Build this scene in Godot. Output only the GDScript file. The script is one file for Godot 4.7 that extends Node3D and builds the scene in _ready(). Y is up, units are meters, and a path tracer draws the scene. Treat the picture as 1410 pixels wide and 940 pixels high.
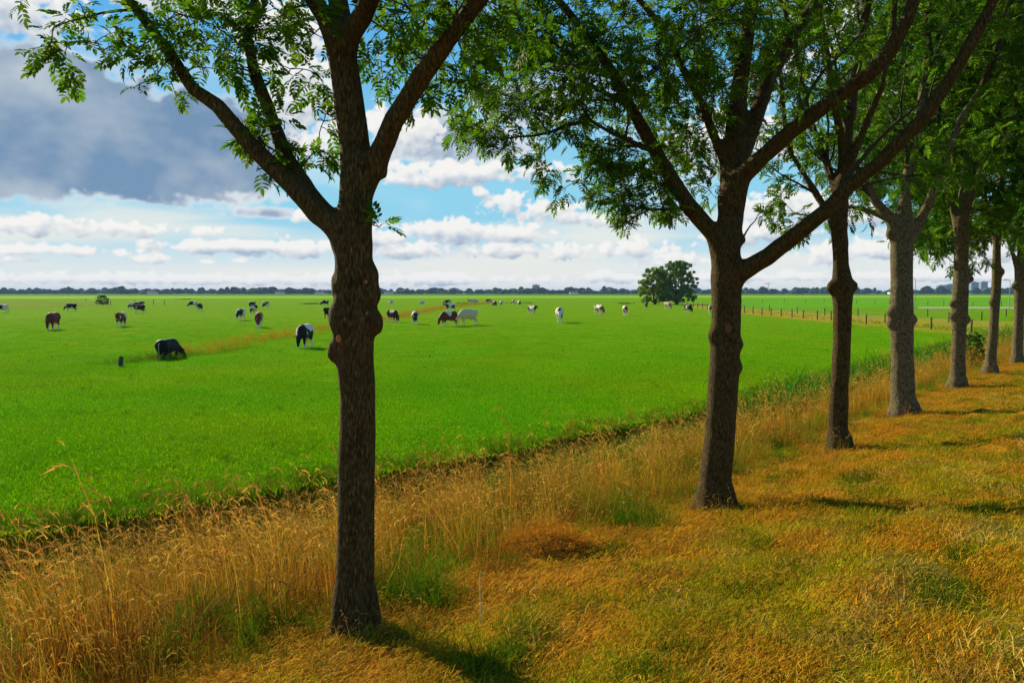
extends Node3D
# A row of ash trees on a dike bank, a ditch with dry grass, and a flat pasture with grazing cows.
# World: y up, camera above (0, 0), looking along -z; the pasture lies at y = 0.

const FOC := 1050.0                 # focal length in photo pixels (1410 x 940)
const EYE := Vector3(0.0, 3.3, 0.0)
const HORIZON := 402.5
const ROW_SIN := 0.6690             # the tree row runs 42 degrees to the right of the view
const ROW_COS := 0.7433
const ROW_V := 3.94                 # how far the row stands from the camera, square to it
const LEAF := Color(0.075, 0.18, 0.006)   # linear
const EDGE_V := 10.4                # where the pasture begins

var cam_basis: Basis
var rng := RandomNumberGenerator.new()
var M := {}
var noise_a := FastNoiseLite.new()
var noise_b := FastNoiseLite.new()
var used_names := {}
var trees := []                     # [u, base height] of each tree of the row


# ------------------------------------------------------------------ mesh builder
class MB:
	var v := PackedVector3Array()
	var n := PackedVector3Array()
	var c := PackedColorArray()
	var i := PackedInt32Array()
	func tri(a: Vector3, b: Vector3, d: Vector3, col: Color) -> void:
		var s := v.size()
		v.append(a); v.append(b); v.append(d)
		c.append(col); c.append(col); c.append(col)
		i.append(s); i.append(s + 1); i.append(s + 2)
	func smooth() -> void:
		n.resize(v.size())
		n.fill(Vector3.ZERO)
		for k in range(0, i.size(), 3):
			var a := i[k]; var b := i[k + 1]; var d := i[k + 2]
			var f := (v[d] - v[a]).cross(v[b] - v[a])
			n[a] += f; n[b] += f; n[d] += f
		for k in n.size():
			n[k] = n[k].normalized() if n[k].length_squared() > 1e-16 else Vector3.UP
	func mesh(mat: Material) -> ArrayMesh:
		var arr := []
		arr.resize(Mesh.ARRAY_MAX)
		arr[Mesh.ARRAY_VERTEX] = v
		if n.size() == v.size(): arr[Mesh.ARRAY_NORMAL] = n
		if c.size() == v.size(): arr[Mesh.ARRAY_COLOR] = c
		arr[Mesh.ARRAY_INDEX] = i
		var m := ArrayMesh.new()
		m.add_surface_from_arrays(Mesh.PRIMITIVE_TRIANGLES, arr)
		m.surface_set_material(0, mat)
		return m
	func box(lo: Vector3, hi: Vector3, col: Color) -> void:
		var p := []
		for k in 8:
			p.append(Vector3(hi.x if k & 1 else lo.x, hi.y if k & 2 else lo.y, hi.z if k & 4 else lo.z))
		for q in [[0, 1, 3, 2], [5, 4, 6, 7], [4, 0, 2, 6], [1, 5, 7, 3], [2, 3, 7, 6], [4, 5, 1, 0]]:
			tri(p[q[0]], p[q[2]], p[q[1]], col)
			tri(p[q[0]], p[q[3]], p[q[2]], col)
	func tube(pts: PackedVector3Array, rad: PackedFloat32Array, sides: int, col := Color.WHITE, cap := true) -> void:
		var s := v.size()
		var t := (pts[1] - pts[0]).normalized()
		var x := t.cross(Vector3.RIGHT if absf(t.x) < 0.8 else Vector3.FORWARD).normalized()
		for k in pts.size():
			var a := pts[maxi(k - 1, 0)]
			var b := pts[mini(k + 1, pts.size() - 1)]
			t = (b - a).normalized()
			x = (x - t * x.dot(t)).normalized()
			var y := t.cross(x)
			for q in sides:
				var w := TAU * q / sides
				var d := x * cos(w) + y * sin(w)
				v.append(pts[k] + d * rad[k])
				n.append(d)
				c.append(col)
		for k in pts.size() - 1:
			for q in sides:
				var a := s + k * sides + q
				var b := s + k * sides + (q + 1) % sides
				i.append_array(PackedInt32Array([a, a + sides, b, b, a + sides, b + sides]))
		if cap:
			var e := v.size()
			v.append(pts[-1] + t * rad[-1] * 0.4); n.append(t); c.append(col)
			for q in sides:
				i.append_array(PackedInt32Array([s + (pts.size() - 1) * sides + q, e, s + (pts.size() - 1) * sides + (q + 1) % sides]))


# ------------------------------------------------------------------ small helpers
func ray(px: float, py: float) -> Vector3:
	return cam_basis * Vector3((px - 705.0) / FOC, (470.0 - py) / FOC, -1.0)

func at(px: float, py: float, depth: float) -> Vector3:
	var r := ray(px, py)
	return EYE + r * (depth / -r.z)

func on_level(px: float, py: float, h := 0.0) -> Vector3:
	var r := ray(px, py)
	return EYE + r * ((h - EYE.y) / r.y)

func uv_to_xz(u: float, v: float, y := 0.0) -> Vector3:
	return Vector3(ROW_SIN * u - ROW_COS * v, y, -(ROW_COS * u + ROW_SIN * v))

func to_u(p: Vector3) -> float:
	return ROW_SIN * p.x - ROW_COS * p.z

func to_v(p: Vector3) -> float:
	return -ROW_COS * p.x - ROW_SIN * p.z

func seen(p: Vector3, margin := 60.0) -> bool:
	var q := cam_basis.inverse() * (p - EYE)
	if q.z > -0.3: return false
	var x := 705.0 + FOC * q.x / -q.z
	var y := 470.0 - FOC * q.y / -q.z
	return x > -margin and x < 1410.0 + margin and y > -margin and y < 940.0 + margin

func numbered(called: String) -> String:
	var k: int = used_names.get(called, 0)
	used_names[called] = k + 1
	return called if k == 0 else "%s_%03d" % [called, k]

func tag(o: Node, label := "", category := "", group := "", kind := "") -> Node:
	if label: o.set_meta("label", label)
	if category: o.set_meta("category", category)
	if group: o.set_meta("group", group)
	if kind: o.set_meta("kind", kind)
	return o

func thing(called: String, where: Vector3, label: String, category: String, group := "") -> Node3D:
	var o := Node3D.new()
	o.name = numbered(called)
	o.position = where
	add_child(o)
	tag(o, label, category, group)
	return o

func part(called: String, m: Mesh, parent: Node) -> MeshInstance3D:
	var o := MeshInstance3D.new()
	o.name = called if parent != self else numbered(called)
	o.mesh = m
	parent.add_child(o, true)
	return o

func copies(called: String, m: Mesh, where: Array, tints: PackedColorArray, parent: Node = self) -> MultiMeshInstance3D:
	var mm := MultiMesh.new()
	mm.transform_format = MultiMesh.TRANSFORM_3D
	mm.use_colors = true
	mm.mesh = m
	mm.instance_count = where.size()
	for k in where.size():
		mm.set_instance_transform(k, where[k])
		mm.set_instance_color(k, tints[k])
	var o := MultiMeshInstance3D.new()
	o.name = called if parent != self else numbered(called)
	o.multimesh = mm
	parent.add_child(o, true)
	return o

func rr(a: float, b: float) -> float:
	return rng.randf_range(a, b)

func lin(r: float, g: float, b: float) -> Color:
	return Color(r, g, b)

func noise_tex(freq: float, oct: int, ramp: Array, size := 512, sd := 1, kind := FastNoiseLite.TYPE_SIMPLEX_SMOOTH) -> NoiseTexture2D:
	var f := FastNoiseLite.new()
	f.noise_type = kind
	f.frequency = freq
	f.fractal_octaves = oct
	f.seed = sd
	var g := Gradient.new()
	var offs := PackedFloat32Array()
	var cols := PackedColorArray()
	for e in ramp:
		offs.append(e[0]); cols.append((e[1] as Color).linear_to_srgb())
	g.offsets = offs
	g.colors = cols
	var t := NoiseTexture2D.new()
	t.width = size
	t.height = size
	t.seamless = true
	t.noise = f
	t.color_ramp = g
	return t

func plain(col: Color, rough := 0.9, spec := 0.3) -> StandardMaterial3D:
	var m := StandardMaterial3D.new()
	m.albedo_color = col.linear_to_srgb()
	m.roughness = rough
	m.metallic_specular = spec
	return m

func vertexed(rough := 0.8, back := 0.0, spec := 0.3) -> StandardMaterial3D:
	var m := StandardMaterial3D.new()
	m.vertex_color_use_as_albedo = true
	m.roughness = rough
	m.metallic_specular = spec
	m.cull_mode = BaseMaterial3D.CULL_DISABLED
	if back > 0.0:
		m.backlight_enabled = true
		m.backlight = Color(back, back, back).linear_to_srgb()
	return m


# ------------------------------------------------------------------ smooth bodies from tapered bones
func bone_d(p: Vector3, b: Array) -> float:
	var a: Vector3 = b[0]
	var ab: Vector3 = b[4]
	var t := clampf((p - a).dot(ab) * float(b[5]), 0.0, 1.0)
	return p.distance_to(a + ab * t) - lerpf(b[2], b[3], t)

func surface_net(bones_in: Array, cell: float, k: float, noise: FastNoiseLite = null, amp := 0.0) -> MB:
	var bones := []
	for b in bones_in:
		var ab: Vector3 = b[1] - b[0]
		bones.append([b[0], b[1], b[2], b[3], ab, 1.0 / maxf(ab.length_squared(), 1e-9), b[4] if b.size() > 4 else bones.size() + 1000])
	var bs := cell * 4.0
	var reach := bs * 0.87 + cell + k + amp
	var blocks := {}
	for bi in bones.size():
		var b: Array = bones[bi]
		var r := maxf(b[2], b[3]) + reach
		var lo: Vector3 = (b[0] as Vector3).min(b[1]) - Vector3.ONE * r
		var hi: Vector3 = (b[0] as Vector3).max(b[1]) + Vector3.ONE * r
		for x in range(floori(lo.x / bs), ceili(hi.x / bs) + 1):
			for y in range(floori(lo.y / bs), ceili(hi.y / bs) + 1):
				for z in range(floori(lo.z / bs), ceili(hi.z / bs) + 1):
					var mid := Vector3(x + 0.5, y + 0.5, z + 0.5) * bs
					var d := bone_d(mid, b)
					if d < reach:
						var key := Vector3i(x, y, z)
						if not blocks.has(key): blocks[key] = [1e9, []]
						blocks[key][0] = minf(blocks[key][0], d)
						blocks[key][1].append(b)
	var out := MB.new()
	var vid := {}
	var quads := []
	var val := PackedFloat32Array()
	val.resize(125)
	for key in blocks:
		if absf(blocks[key][0]) > reach: continue
		var mine: Array = blocks[key][1]
		var q := 0
		for x in 5:
			for y in 5:
				for z in 5:
					var p := Vector3(key.x * 4 + x, key.y * 4 + y, key.z * 4 + z) * cell
					var d := 1e9
					var line := -1
					var run := 1e9
					for b in mine:
						# bones of one line meet end to end; only different lines are blended
						if b[6] == line:
							run = minf(run, bone_d(p, b))
							continue
						var g := maxf(k - absf(d - run), 0.0) / k
						d = minf(d, run) - g * g * k * 0.25
						line = b[6]
						run = bone_d(p, b)
					if true:
						var e := run
						var h := maxf(k - absf(d - e), 0.0) / k
						d = minf(d, e) - h * h * k * 0.25
					if noise: d += noise.get_noise_3d(p.x, p.y * 0.45, p.z) * amp
					val[q] = d
					q += 1
		for x in 4:
			for y in 4:
				for z in 4:
					var o := x * 25 + y * 5 + z
					var e := [val[o], val[o + 25], val[o + 5], val[o + 30], val[o + 1], val[o + 26], val[o + 6], val[o + 31]]
					var bits := 0
					for m in 8:
						if e[m] < 0.0: bits |= 1 << m
					if bits == 0 or bits == 255: continue
					var sum := Vector3.ZERO
					var cnt := 0
					for m in 8:
						for ax in 3:
							var m2 := m | (1 << ax)
							if m2 == m or ((bits >> m) & 1) == ((bits >> m2) & 1): continue
							var t: float = e[m] / (e[m] - e[m2])
							var pa := Vector3(m & 1, (m >> 1) & 1, (m >> 2) & 1)
							pa[ax] += t
							sum += pa
							cnt += 1
					var ck := Vector3i(key.x * 4 + x, key.y * 4 + y, key.z * 4 + z)
					vid[ck] = out.v.size()
					out.v.append((Vector3(ck) + sum / cnt) * cell)
					for ax in 3:
						var inside0 := bits & 1
						var inside1 := (bits >> (1 << ax)) & 1
						if inside0 != inside1: quads.append([ck, ax, inside0])
	for qd in quads:
		var ck: Vector3i = qd[0]
		var d1 := Vector3i.ZERO
		var d2 := Vector3i.ZERO
		d1[(qd[1] + 1) % 3] = 1
		d2[(qd[1] + 2) % 3] = 1
		var a = vid.get(ck); var b = vid.get(ck - d1); var c = vid.get(ck - d1 - d2); var d = vid.get(ck - d2)
		if a == null or b == null or c == null or d == null: continue
		if qd[2] == 1: out.i.append_array(PackedInt32Array([a, c, b, a, d, c]))
		else: out.i.append_array(PackedInt32Array([a, b, c, a, c, d]))
	out.smooth()
	return out


# ------------------------------------------------------------------ the ground
const LIP := [[-60.0, 12.6], [2.0, 12.4], [5.0, 11.8], [8.0, 11.4], [11.0, 10.9], [15.0, 10.7], [19.0, 10.3], [30.0, 10.6], [43.0, 11.4], [110.0, 12.0]]
func lip(u: float) -> float:
	# where the pasture begins; the ditch wanders a little
	for k in LIP.size() - 1:
		if u < LIP[k + 1][0]:
			return lerpf(LIP[k][1], LIP[k + 1][1], clampf((u - LIP[k][0]) / (LIP[k + 1][0] - LIP[k][0]), 0.0, 1.0)) + noise_a.get_noise_2d(u * 0.7, 50.0) * 0.12
	return 12.0

func eff(u: float, v: float) -> float:
	# distance from the row in the units of the even ditch
	return v if v <= ROW_V else ROW_V + (v - ROW_V) * (EDGE_V - ROW_V) / (lip(u) - ROW_V)

func row_height(u: float) -> float:
	if u <= trees[0][0]: return trees[0][1]
	for k in trees.size() - 1:
		if u < trees[k + 1][0]:
			return lerpf(trees[k][1], trees[k + 1][1], smoothstep(trees[k][0], trees[k + 1][0], u))
	return trees[-1][1]

func ground(u: float, v_true: float) -> float:
	var v := eff(u, v_true)
	if v > EDGE_V: return pasture_y(u, v_true)
	var h := row_height(u)
	var y: float
	var bump := noise_a.get_noise_2d(u * 1.3, v * 1.3) * 0.065 + noise_a.get_noise_2d(u * 3.1 + 5.0, v * 3.1) * 0.042 + noise_b.get_noise_2d(u * 0.5, v * 1.6) * 0.05
	if v < 0.0: y = 1.66 - v * 0.01
	elif v < ROW_V: y = lerpf(1.66, h, pow(v / ROW_V, 1.15))
	elif v < 8.4: y = lerpf(h, -0.15, smoothstep(0.0, 1.0, (v - ROW_V) / (8.4 - ROW_V)) * 0.5 + 0.5 * (v - ROW_V) / (8.4 - ROW_V))
	elif v < 9.1: y = lerpf(-0.15, -0.6, (v - 8.4) / 0.7)
	elif v < 9.8: y = -0.6
	else: y = lerpf(-0.6, -0.03, smoothstep(9.8, 10.35, v))
	if v > 8.0: bump *= 0.4
	# ridges where the mower left its swaths
	if v < ROW_V: bump += 0.06 * maxf(0.0, sin(v * 5.2 + noise_b.get_noise_2d(u * 0.5, 9.0) * 2.5)) * (0.4 + noise_a.get_noise_2d(u * 0.8, v * 0.5)) * smoothstep(0.0, 0.6, v)
	for t in trees:
		var d := Vector2(u - t[0], v - ROW_V).length()
		if d < 1.2: bump *= smoothstep(0.15, 1.2, d)
	return y + bump

func ground_at(u: float, v: float) -> Vector3:
	return uv_to_xz(u, v, ground(u, v))

func grid(us: PackedFloat32Array, vs: PackedFloat32Array, height: Callable) -> MB:
	var b := MB.new()
	for u in us:
		for v in vs:
			b.v.append(uv_to_xz(u, v, height.call(u, v)))
	var w := vs.size()
	for k in us.size() - 1:
		for q in w - 1:
			var a := k * w + q
			b.i.append_array(PackedInt32Array([a, a + 1, a + w, a + 1, a + w + 1, a + w]))
	b.smooth()
	if b.n[0].y < 0.0:
		for k in range(0, b.i.size(), 3):
			var t := b.i[k + 1]
			b.i[k + 1] = b.i[k + 2]
			b.i[k + 2] = t
		b.smooth()
	return b

func steps(from: float, to: float, by: float) -> PackedFloat32Array:
	var a := PackedFloat32Array()
	var x := from
	while x < to - 1e-4:
		a.append(x)
		x += by
	a.append(to)
	return a

func grassy(ramp: Array, patch: Array, near_scale: float, far_scale: float, bump: float, sd: int) -> StandardMaterial3D:
	var m := StandardMaterial3D.new()
	m.albedo_texture = noise_tex(0.02, 6, ramp, 1024, sd)
	m.uv1_triplanar = true
	m.uv1_world_triplanar = true
	m.uv1_scale = Vector3.ONE * near_scale
	m.detail_enabled = true
	m.detail_blend_mode = BaseMaterial3D.BLEND_MODE_MUL
	m.detail_uv_layer = BaseMaterial3D.DETAIL_UV_2
	m.detail_albedo = noise_tex(0.012, 5, patch, 1024, sd + 7)
	m.uv2_triplanar = true
	m.uv2_world_triplanar = true
	m.uv2_scale = Vector3.ONE * far_scale
	m.heightmap_enabled = true
	m.heightmap_texture = noise_tex(0.06, 5, [[0.0, Color.BLACK], [1.0, Color.WHITE]], 512, sd + 3)
	m.heightmap_scale = bump
	m.roughness = 1.0
	m.metallic_specular = 0.05
	return m

func pasture_y(u: float, v: float) -> float:
	# the silted end of an old ditch in the pasture
	var a := Vector2(14.1, 38.2)
	var b := Vector2(25.5, 43.8)
	var p := Vector2(u, v)
	var t := (p - a).dot(b - a) / (b - a).length_squared()
	var d := p.distance_to(a + (b - a) * clampf(t, 0.0, 1.0))
	var dip := -0.62 * exp(-d * d / 1.1) * (1.0 - smoothstep(0.55, 1.0, t)) if d < 4.0 else 0.0
	return dip + pasture_roll(u, v)

func pasture_roll(u: float, v: float) -> float:
	if v < 11.5 or v > 70.0 or absf(u) > 90.0: return 0.0
	return noise_b.get_noise_2d(u * 0.35, v * 0.35) * 0.05 * smoothstep(11.5, 14.0, v) * (1.0 - smoothstep(50.0, 70.0, v))

func make_ground() -> void:
	var pasture_mat := grassy([[0.15, lin(0.08, 0.20, 0.003)], [0.5, lin(0.13, 0.285, 0.003)], [0.85, lin(0.20, 0.34, 0.004)]],
		[[0.1, lin(0.82, 0.88, 0.8)], [0.4, lin(0.95, 0.97, 0.9)], [0.6, lin(1.0, 1.0, 1.0)], [0.78, lin(1.18, 1.02, 1.0)], [0.95, lin(1.7, 0.95, 1.1)]], 0.35, 0.043, 6.0, 11)
	var us := PackedFloat32Array([-6000, -2500, -1000, -400, -180, -90])
	us.append_array(steps(-60.0, 90.0, 0.7))
	us.append_array(PackedFloat32Array([130, 250, 600, 1500, 3000, 6000]))
	var vs := steps(EDGE_V - 0.1, 70.0, 0.6)
	vs.append_array(PackedFloat32Array([100, 160, 300, 600, 1200, 2500, 6000]))
	var b := grid(us, vs, func(u, v): return 0.0)
	for k in b.v.size():
		var u := to_u(b.v[k])
		var v := to_v(b.v[k])
		v += (lip(clampf(u, -60.0, 109.0)) - EDGE_V) * (1.0 - smoothstep(EDGE_V, 34.0, v))
		b.v[k] = uv_to_xz(u, v, pasture_y(u, v))
	b.smooth()
	var o := part("pasture", b.mesh(pasture_mat), self)
	tag(o, "wide flat bright green pasture", "pasture", "", "structure")
	# the dike bank with the mown strip, and the ditch
	var bank_mat := grassy([[0.15, lin(0.08, 0.055, 0.006)], [0.4, lin(0.21, 0.125, 0.012)], [0.6, lin(0.33, 0.18, 0.016)], [0.85, lin(0.24, 0.20, 0.012)]],
		[[0.2, lin(0.6, 0.75, 0.6)], [0.5, lin(1.0, 1.0, 1.0)], [0.8, lin(1.25, 0.9, 0.6)]], 0.6, 0.12, 3.0, 41)
	us = PackedFloat32Array([-60, -25, -12])
	us.append_array(steps(-6.0, 24.0, 0.16))
	us.append_array(steps(25.0, 110.0, 1.2))
	us.append_array(PackedFloat32Array([160, 300, 800, 2000]))
	vs = PackedFloat32Array([-60, -20, -8, -4, -2])
	vs.append_array(steps(-1.0, 13.6, 0.16))
	b = grid(us, vs, func(u, v): return ground(u, v) if eff(u, v) < EDGE_V else minf(-0.03, pasture_y(u, v) - 0.25))
	o = part("dike_bank", b.mesh(bank_mat), self)
	tag(o, "sloping dike bank with dry mown grass", "bank", "", "structure")
	# fields beyond the pasture, each a sheet a little above the last
	far_field("far_field", [[-200, 411.5], [560, 410.5], [1410, 409.5], [1700, 409.0]], [[-200, 407.6], [560, 407.2], [1410, 406.8], [1700, 406.6]], lin(0.22, 0.38, 0.006), 0.03, 61)
	far_field("far_field", [[-200, 407.4], [560, 407.0], [1410, 406.6], [1700, 406.4]], [[-200, 404.4], [560, 404.3], [1410, 404.2], [1700, 404.2]], lin(0.06, 0.20, 0.005), 0.05, 71)
	far_field("far_field", [[1020, 424.0], [1800, 424.0]], [[1020, 411.0], [1800, 411.0]], lin(0.10, 0.30, 0.005), 0.02, 81)
	far_field("far_field", [[-250, 425.5], [20, 425.0], [100, 422.0], [150, 420.5]], [[-250, 414.5], [20, 414.5], [100, 415.0], [150, 416.5]], lin(0.13, 0.21, 0.008), 0.02, 85)
	far_field("fence_track", [[955, 424.0], [1150, 446.0], [1340, 462.0], [1500, 472.0]], [[955, 420.0], [1150, 433.0], [1340, 441.0], [1500, 446.0]], lin(0.27, 0.23, 0.02), 0.012, 91)
	far_field("far_road", [[1265, 424.8], [1800, 425.6]], [[1265, 422.8], [1800, 422.2]], lin(0.32, 0.30, 0.22), 0.03, 95)

func far_field(called: String, near: Array, far: Array, col: Color, lift: float, sd: int) -> void:
	# a sheet between two lines on the level ground, each given by points in the photograph
	var b := MB.new()
	for k in near.size():
		b.v.append(on_level(near[k][0], near[k][1]) + Vector3.UP * lift)
		b.v.append(on_level(far[k][0], far[k][1]) + Vector3.UP * lift)
	for k in near.size() - 1:
		var a := k * 2
		b.i.append_array(PackedInt32Array([a, a + 1, a + 2, a + 1, a + 3, a + 2]))
	b.smooth()
	var m := grassy([[0.2, col * 0.7], [0.5, col], [0.8, col * 1.25]], [[0.2, lin(0.8, 0.85, 0.8)], [0.5, Color.WHITE], [0.9, lin(1.2, 1.0, 1.0)]], 0.1, 0.01, 2.0, sd)
	tag(part(called, b.mesh(m), self), "", "", "", "structure")


# ------------------------------------------------------------------ sky
var sky_bins := []                  # clouds by ten degrees of azimuth: [azimuth, elevation, half width, half height, kind]
const CLOUDS := [
	# centre x, y and half width, half height in photo pixels; kind 0 white heap, 1 heavy grey
	[110, 172, 205, 100, 1], [280, 195, 120, 98, 1], [40, 225, 170, 78, 1], [230, 245, 170, 55, 1], [330, 235, 70, 60, 1], [-160, 200, 170, 90, 1],
	[15, 15, 95, 42, 0], [250, 8, 90, 26, 0], [415, 130, 60, 70, 0], [400, 60, 70, 50, 0], [480, 200, 60, 40, 0],
	[625, 195, 110, 52, 2], [700, 150, 80, 40, 2], [570, 190, 50, 30, 0], [640, 243, 135, 17, 0], [560, 248, 60, 14, 0], [720, 236, 60, 12, 0],
	[662, 266, 11, 7, 0], [745, 292, 72, 20, 0], [700, 285, 30, 20, 0], [640, 322, 70, 20, 0], [595, 318, 34, 15, 0], [715, 325, 60, 19, 0], [705, 345, 70, 14, 0], [790, 347, 44, 18, 0], [775, 300, 40, 14, 0],
	[868, 345, 72, 18, 0], [850, 305, 52, 12, 0], [920, 360, 60, 14, 0], [560, 345, 60, 14, 0], [520, 330, 50, 18, 0],
	[1085, 290, 80, 32, 0], [1050, 320, 60, 20, 0], [1145, 352, 34, 18, 0], [1210, 345, 60, 18, 0], [1000, 330, 50, 22, 0], [1290, 320, 80, 20, 0], [1380, 345, 60, 22, 0], [1180, 300, 60, 16, 0],
	[110, 315, 190, 16, 0], [330, 340, 130, 12, 0], [60, 345, 120, 10, 0], [210, 357, 22, 7, 0], [290, 360, 13, 4, 0], [330, 359, 14, 4, 0], [420, 345, 60, 16, 0], [25, 358, 26, 4, 0], [440, 300, 40, 16, 0], [370, 296, 60, 12, 2],
	[200, 385, 260, 9, 0], [560, 385, 240, 10, 0], [980, 382, 260, 9, 0], [1320, 380, 200, 9, 0],
	[1140, 40, 60, 70, 0], [1230, 150, 60, 40, 0], [1000, 200, 80, 50, 0]]

func fill_sky_bins() -> void:
	for k in 36: sky_bins.append([])
	# the same kinds of cloud go on all round the sky
	for shift in [[0.0, 0.0], [92.0, 2.0], [180.0, -1.0], [-90.0, 1.0]]:
		for c in CLOUDS:
			var r := Vector3((c[0] - 705.0) / FOC, (HORIZON - c[1]) / FOC, -1.0)
			var az := rad_to_deg(atan2(r.x, -r.z))
			var el := rad_to_deg(atan2(r.y, Vector2(r.x, r.z).length()))
			var sh := cos(deg_to_rad(az))
			var e := [az + shift[0], el + (shift[1] if el > 4.0 else 0.0), rad_to_deg(c[2] / FOC) * sh, rad_to_deg(c[3] / FOC) * sh, c[4]]
			for k in range(int(floor((e[0] - e[2] * 1.5 + 180.0) / 10.0)), int(floor((e[0] + e[2] * 1.5 + 180.0) / 10.0)) + 1):
				sky_bins[posmod(k, 36)].append(e)

var cloud_up := 0.0                 # how high within its white heap the last direction asked for lies, -1 to 1
func cloud_at(az: float, e: float, w: Vector2) -> Vector3:
	# how deep inside a white heap, a heavy grey cloud and a thin grey one this direction lies
	var n := noise_sky(w, e * 1.5, 0.11, 4)
	var med := noise_sky(w + Vector2(50, 20), e * 1.4, 0.33, 4)
	var fine := noise_sky(w + Vector2(9, 80), e * 1.3, 0.95, 4)
	var best := Vector3(-1, -1, -1)
	for b in sky_bins[posmod(int(floor((az + 180.0) / 10.0)), 36)]:
		var da := fposmod(az - b[0] + 180.0, 360.0) - 180.0
		if absf(da) > b[2] * 1.5: continue
		var up: float = (e - b[1]) / b[3]
		if absf(up) > 1.7: continue
		if up < 0.0 and b[4] != 1: up *= 1.35
		var q: float = 1.0 - Vector2(da / b[2], up).length()
		var s: float = q
		if b[4] == 0: s += fine * 0.75 + med * 0.6 + n * 0.4
		elif b[4] == 1: s += n * 0.55 + med * 0.35 + fine * 0.12
		else: s += n * 0.6 + med * 0.4 + fine * 0.2
		if b[4] == 1: s = minf(s, (e - 5.7 - n * 0.9 - med * 0.7 - fine * 0.25) * 0.4)
		if b[4] == 0 and s > best.x: cloud_up = up
		best[b[4]] = maxf(best[b[4]], s)
	return best

func sky_color(az: float, el: float) -> Color:
	var e := maxf(el, 0.0)
	# clear air
	var c := lin(0.95, 0.97, 0.93).lerp(lin(0.32, 0.73, 0.95), smoothstep(0.0, 6.0, e))
	c = c.lerp(lin(0.13, 0.50, 0.93), smoothstep(8.0, 19.0, e))
	c = c.lerp(lin(0.05, 0.24, 0.72), smoothstep(17.0, 34.0, e))
	c = c.lerp(lin(0.04, 0.16, 0.50), smoothstep(34.0, 80.0, e))
	var white := lin(1.06, 1.04, 1.0)
	var w := wrap_at(az)
	# pale streaky bands low down, wisps higher up
	var band := noise_sky(w, e * 7.0, 0.035, 4)
	var veil := smoothstep(-0.1, 0.45, band + 0.30 - e * 0.05)
	c = c.lerp(lin(0.97, 0.97, 0.90), veil * 0.85 * (1.0 - smoothstep(4.0, 9.0, e)))
	var wisp := smoothstep(0.05, 0.6, noise_sky(w + Vector2(7, 77), e * 3.0, 0.05, 5))
	c = c.lerp(white, wisp * 0.35 * smoothstep(4.0, 8.0, e))
	var d := cloud_at(az, e, w)
	if d.z > 0.0:
		var g := lin(0.9, 0.93, 0.97).lerp(lin(0.34, 0.44, 0.60), smoothstep(0.1, 0.75, d.z))
		c = c.lerp(g, smoothstep(0.0, 0.3, d.z) * 0.92)
	if d.y > 0.0:
		var mott := noise_sky(w + Vector2(3, 9), e * 1.5, 0.10, 5)
		var glow := noise_sky(w + Vector2(31, 7), e * 1.9, 0.055, 4)
		var body := lin(0.20, 0.335, 0.52).lerp(lin(0.56, 0.64, 0.72), clampf(0.14 + mott * 0.65 + noise_sky(w, e * 1.4, 0.5, 4) * 0.22 + maxf(0.0, glow - 0.02) * 1.7, 0.0, 1.0))
		var rim := lin(1.0, 1.0, 0.98).lerp(body, smoothstep(0.02, 0.26, d.y + mott * 0.15))
		c = c.lerp(rim, smoothstep(-0.02, 0.24, d.y))
	if d.x > 0.0:
		var high := cloud_up
		var t := cloud_at(az - 0.4, e + 0.5, wrap_at(az - 0.4)).x
		var lit := clampf(0.80 + (d.x - t) * 0.55 + high * 0.28 - d.x * 0.18, 0.0, 1.0)
		var shade := lin(0.42, 0.53, 0.68).lerp(white, lit)
		var over := 1.0 - 0.75 * smoothstep(0.2, 0.5, d.y)
		c = c.lerp(shade, smoothstep(0.0, 0.2, d.x) * 0.95 * over)
	return c

func wrap_at(az: float) -> Vector2:
	return Vector2(cos(deg_to_rad(az)), sin(deg_to_rad(az))) * 57.3

var sky_noise := FastNoiseLite.new()
func noise_sky(w: Vector2, e: float, freq: float, oct: int) -> float:
	sky_noise.frequency = freq
	sky_noise.fractal_octaves = oct
	return sky_noise.get_noise_3d(w.x, e, w.y)

func make_sky() -> PanoramaSkyMaterial:
	sky_noise.noise_type = FastNoiseLite.TYPE_SIMPLEX_SMOOTH
	sky_noise.seed = 23
	fill_sky_bins()
	var w := 4096
	var h := 2048
	var coarse := Image.create_empty(512, 256, false, Image.FORMAT_RGBF)
	for y in 256:
		var el := 90.0 - (y + 0.5) / 256.0 * 180.0
		if el < -2.0:
			for x in 512: coarse.set_pixel(x, y, lin(0.30, 0.36, 0.30))
			continue
		for x in 512:
			coarse.set_pixel(x, y, sky_color(fposmod((x + 0.5) / 512.0 * 360.0 + 180.0, 360.0) - 180.0, el))
	coarse.resize(w, h, Image.INTERPOLATE_CUBIC)
	# finer where clouds are looked at: the sky ahead (its column 0 is straight ahead)
	var y0 := int((90.0 - 30.0) / 180.0 * h)
	var half := int(42.0 / 360.0 * w)
	for y in range(y0, h / 2 + 4):
		var el := 90.0 - (y + 0.5) / h * 180.0
		for x in range(-half, half):
			coarse.set_pixel(posmod(x, w), y, sky_color((x + 0.5) / w * 360.0, el))
	var m := PanoramaSkyMaterial.new()
	m.panorama = ImageTexture.create_from_image(coarse)
	m.filter = true
	return m


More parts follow.
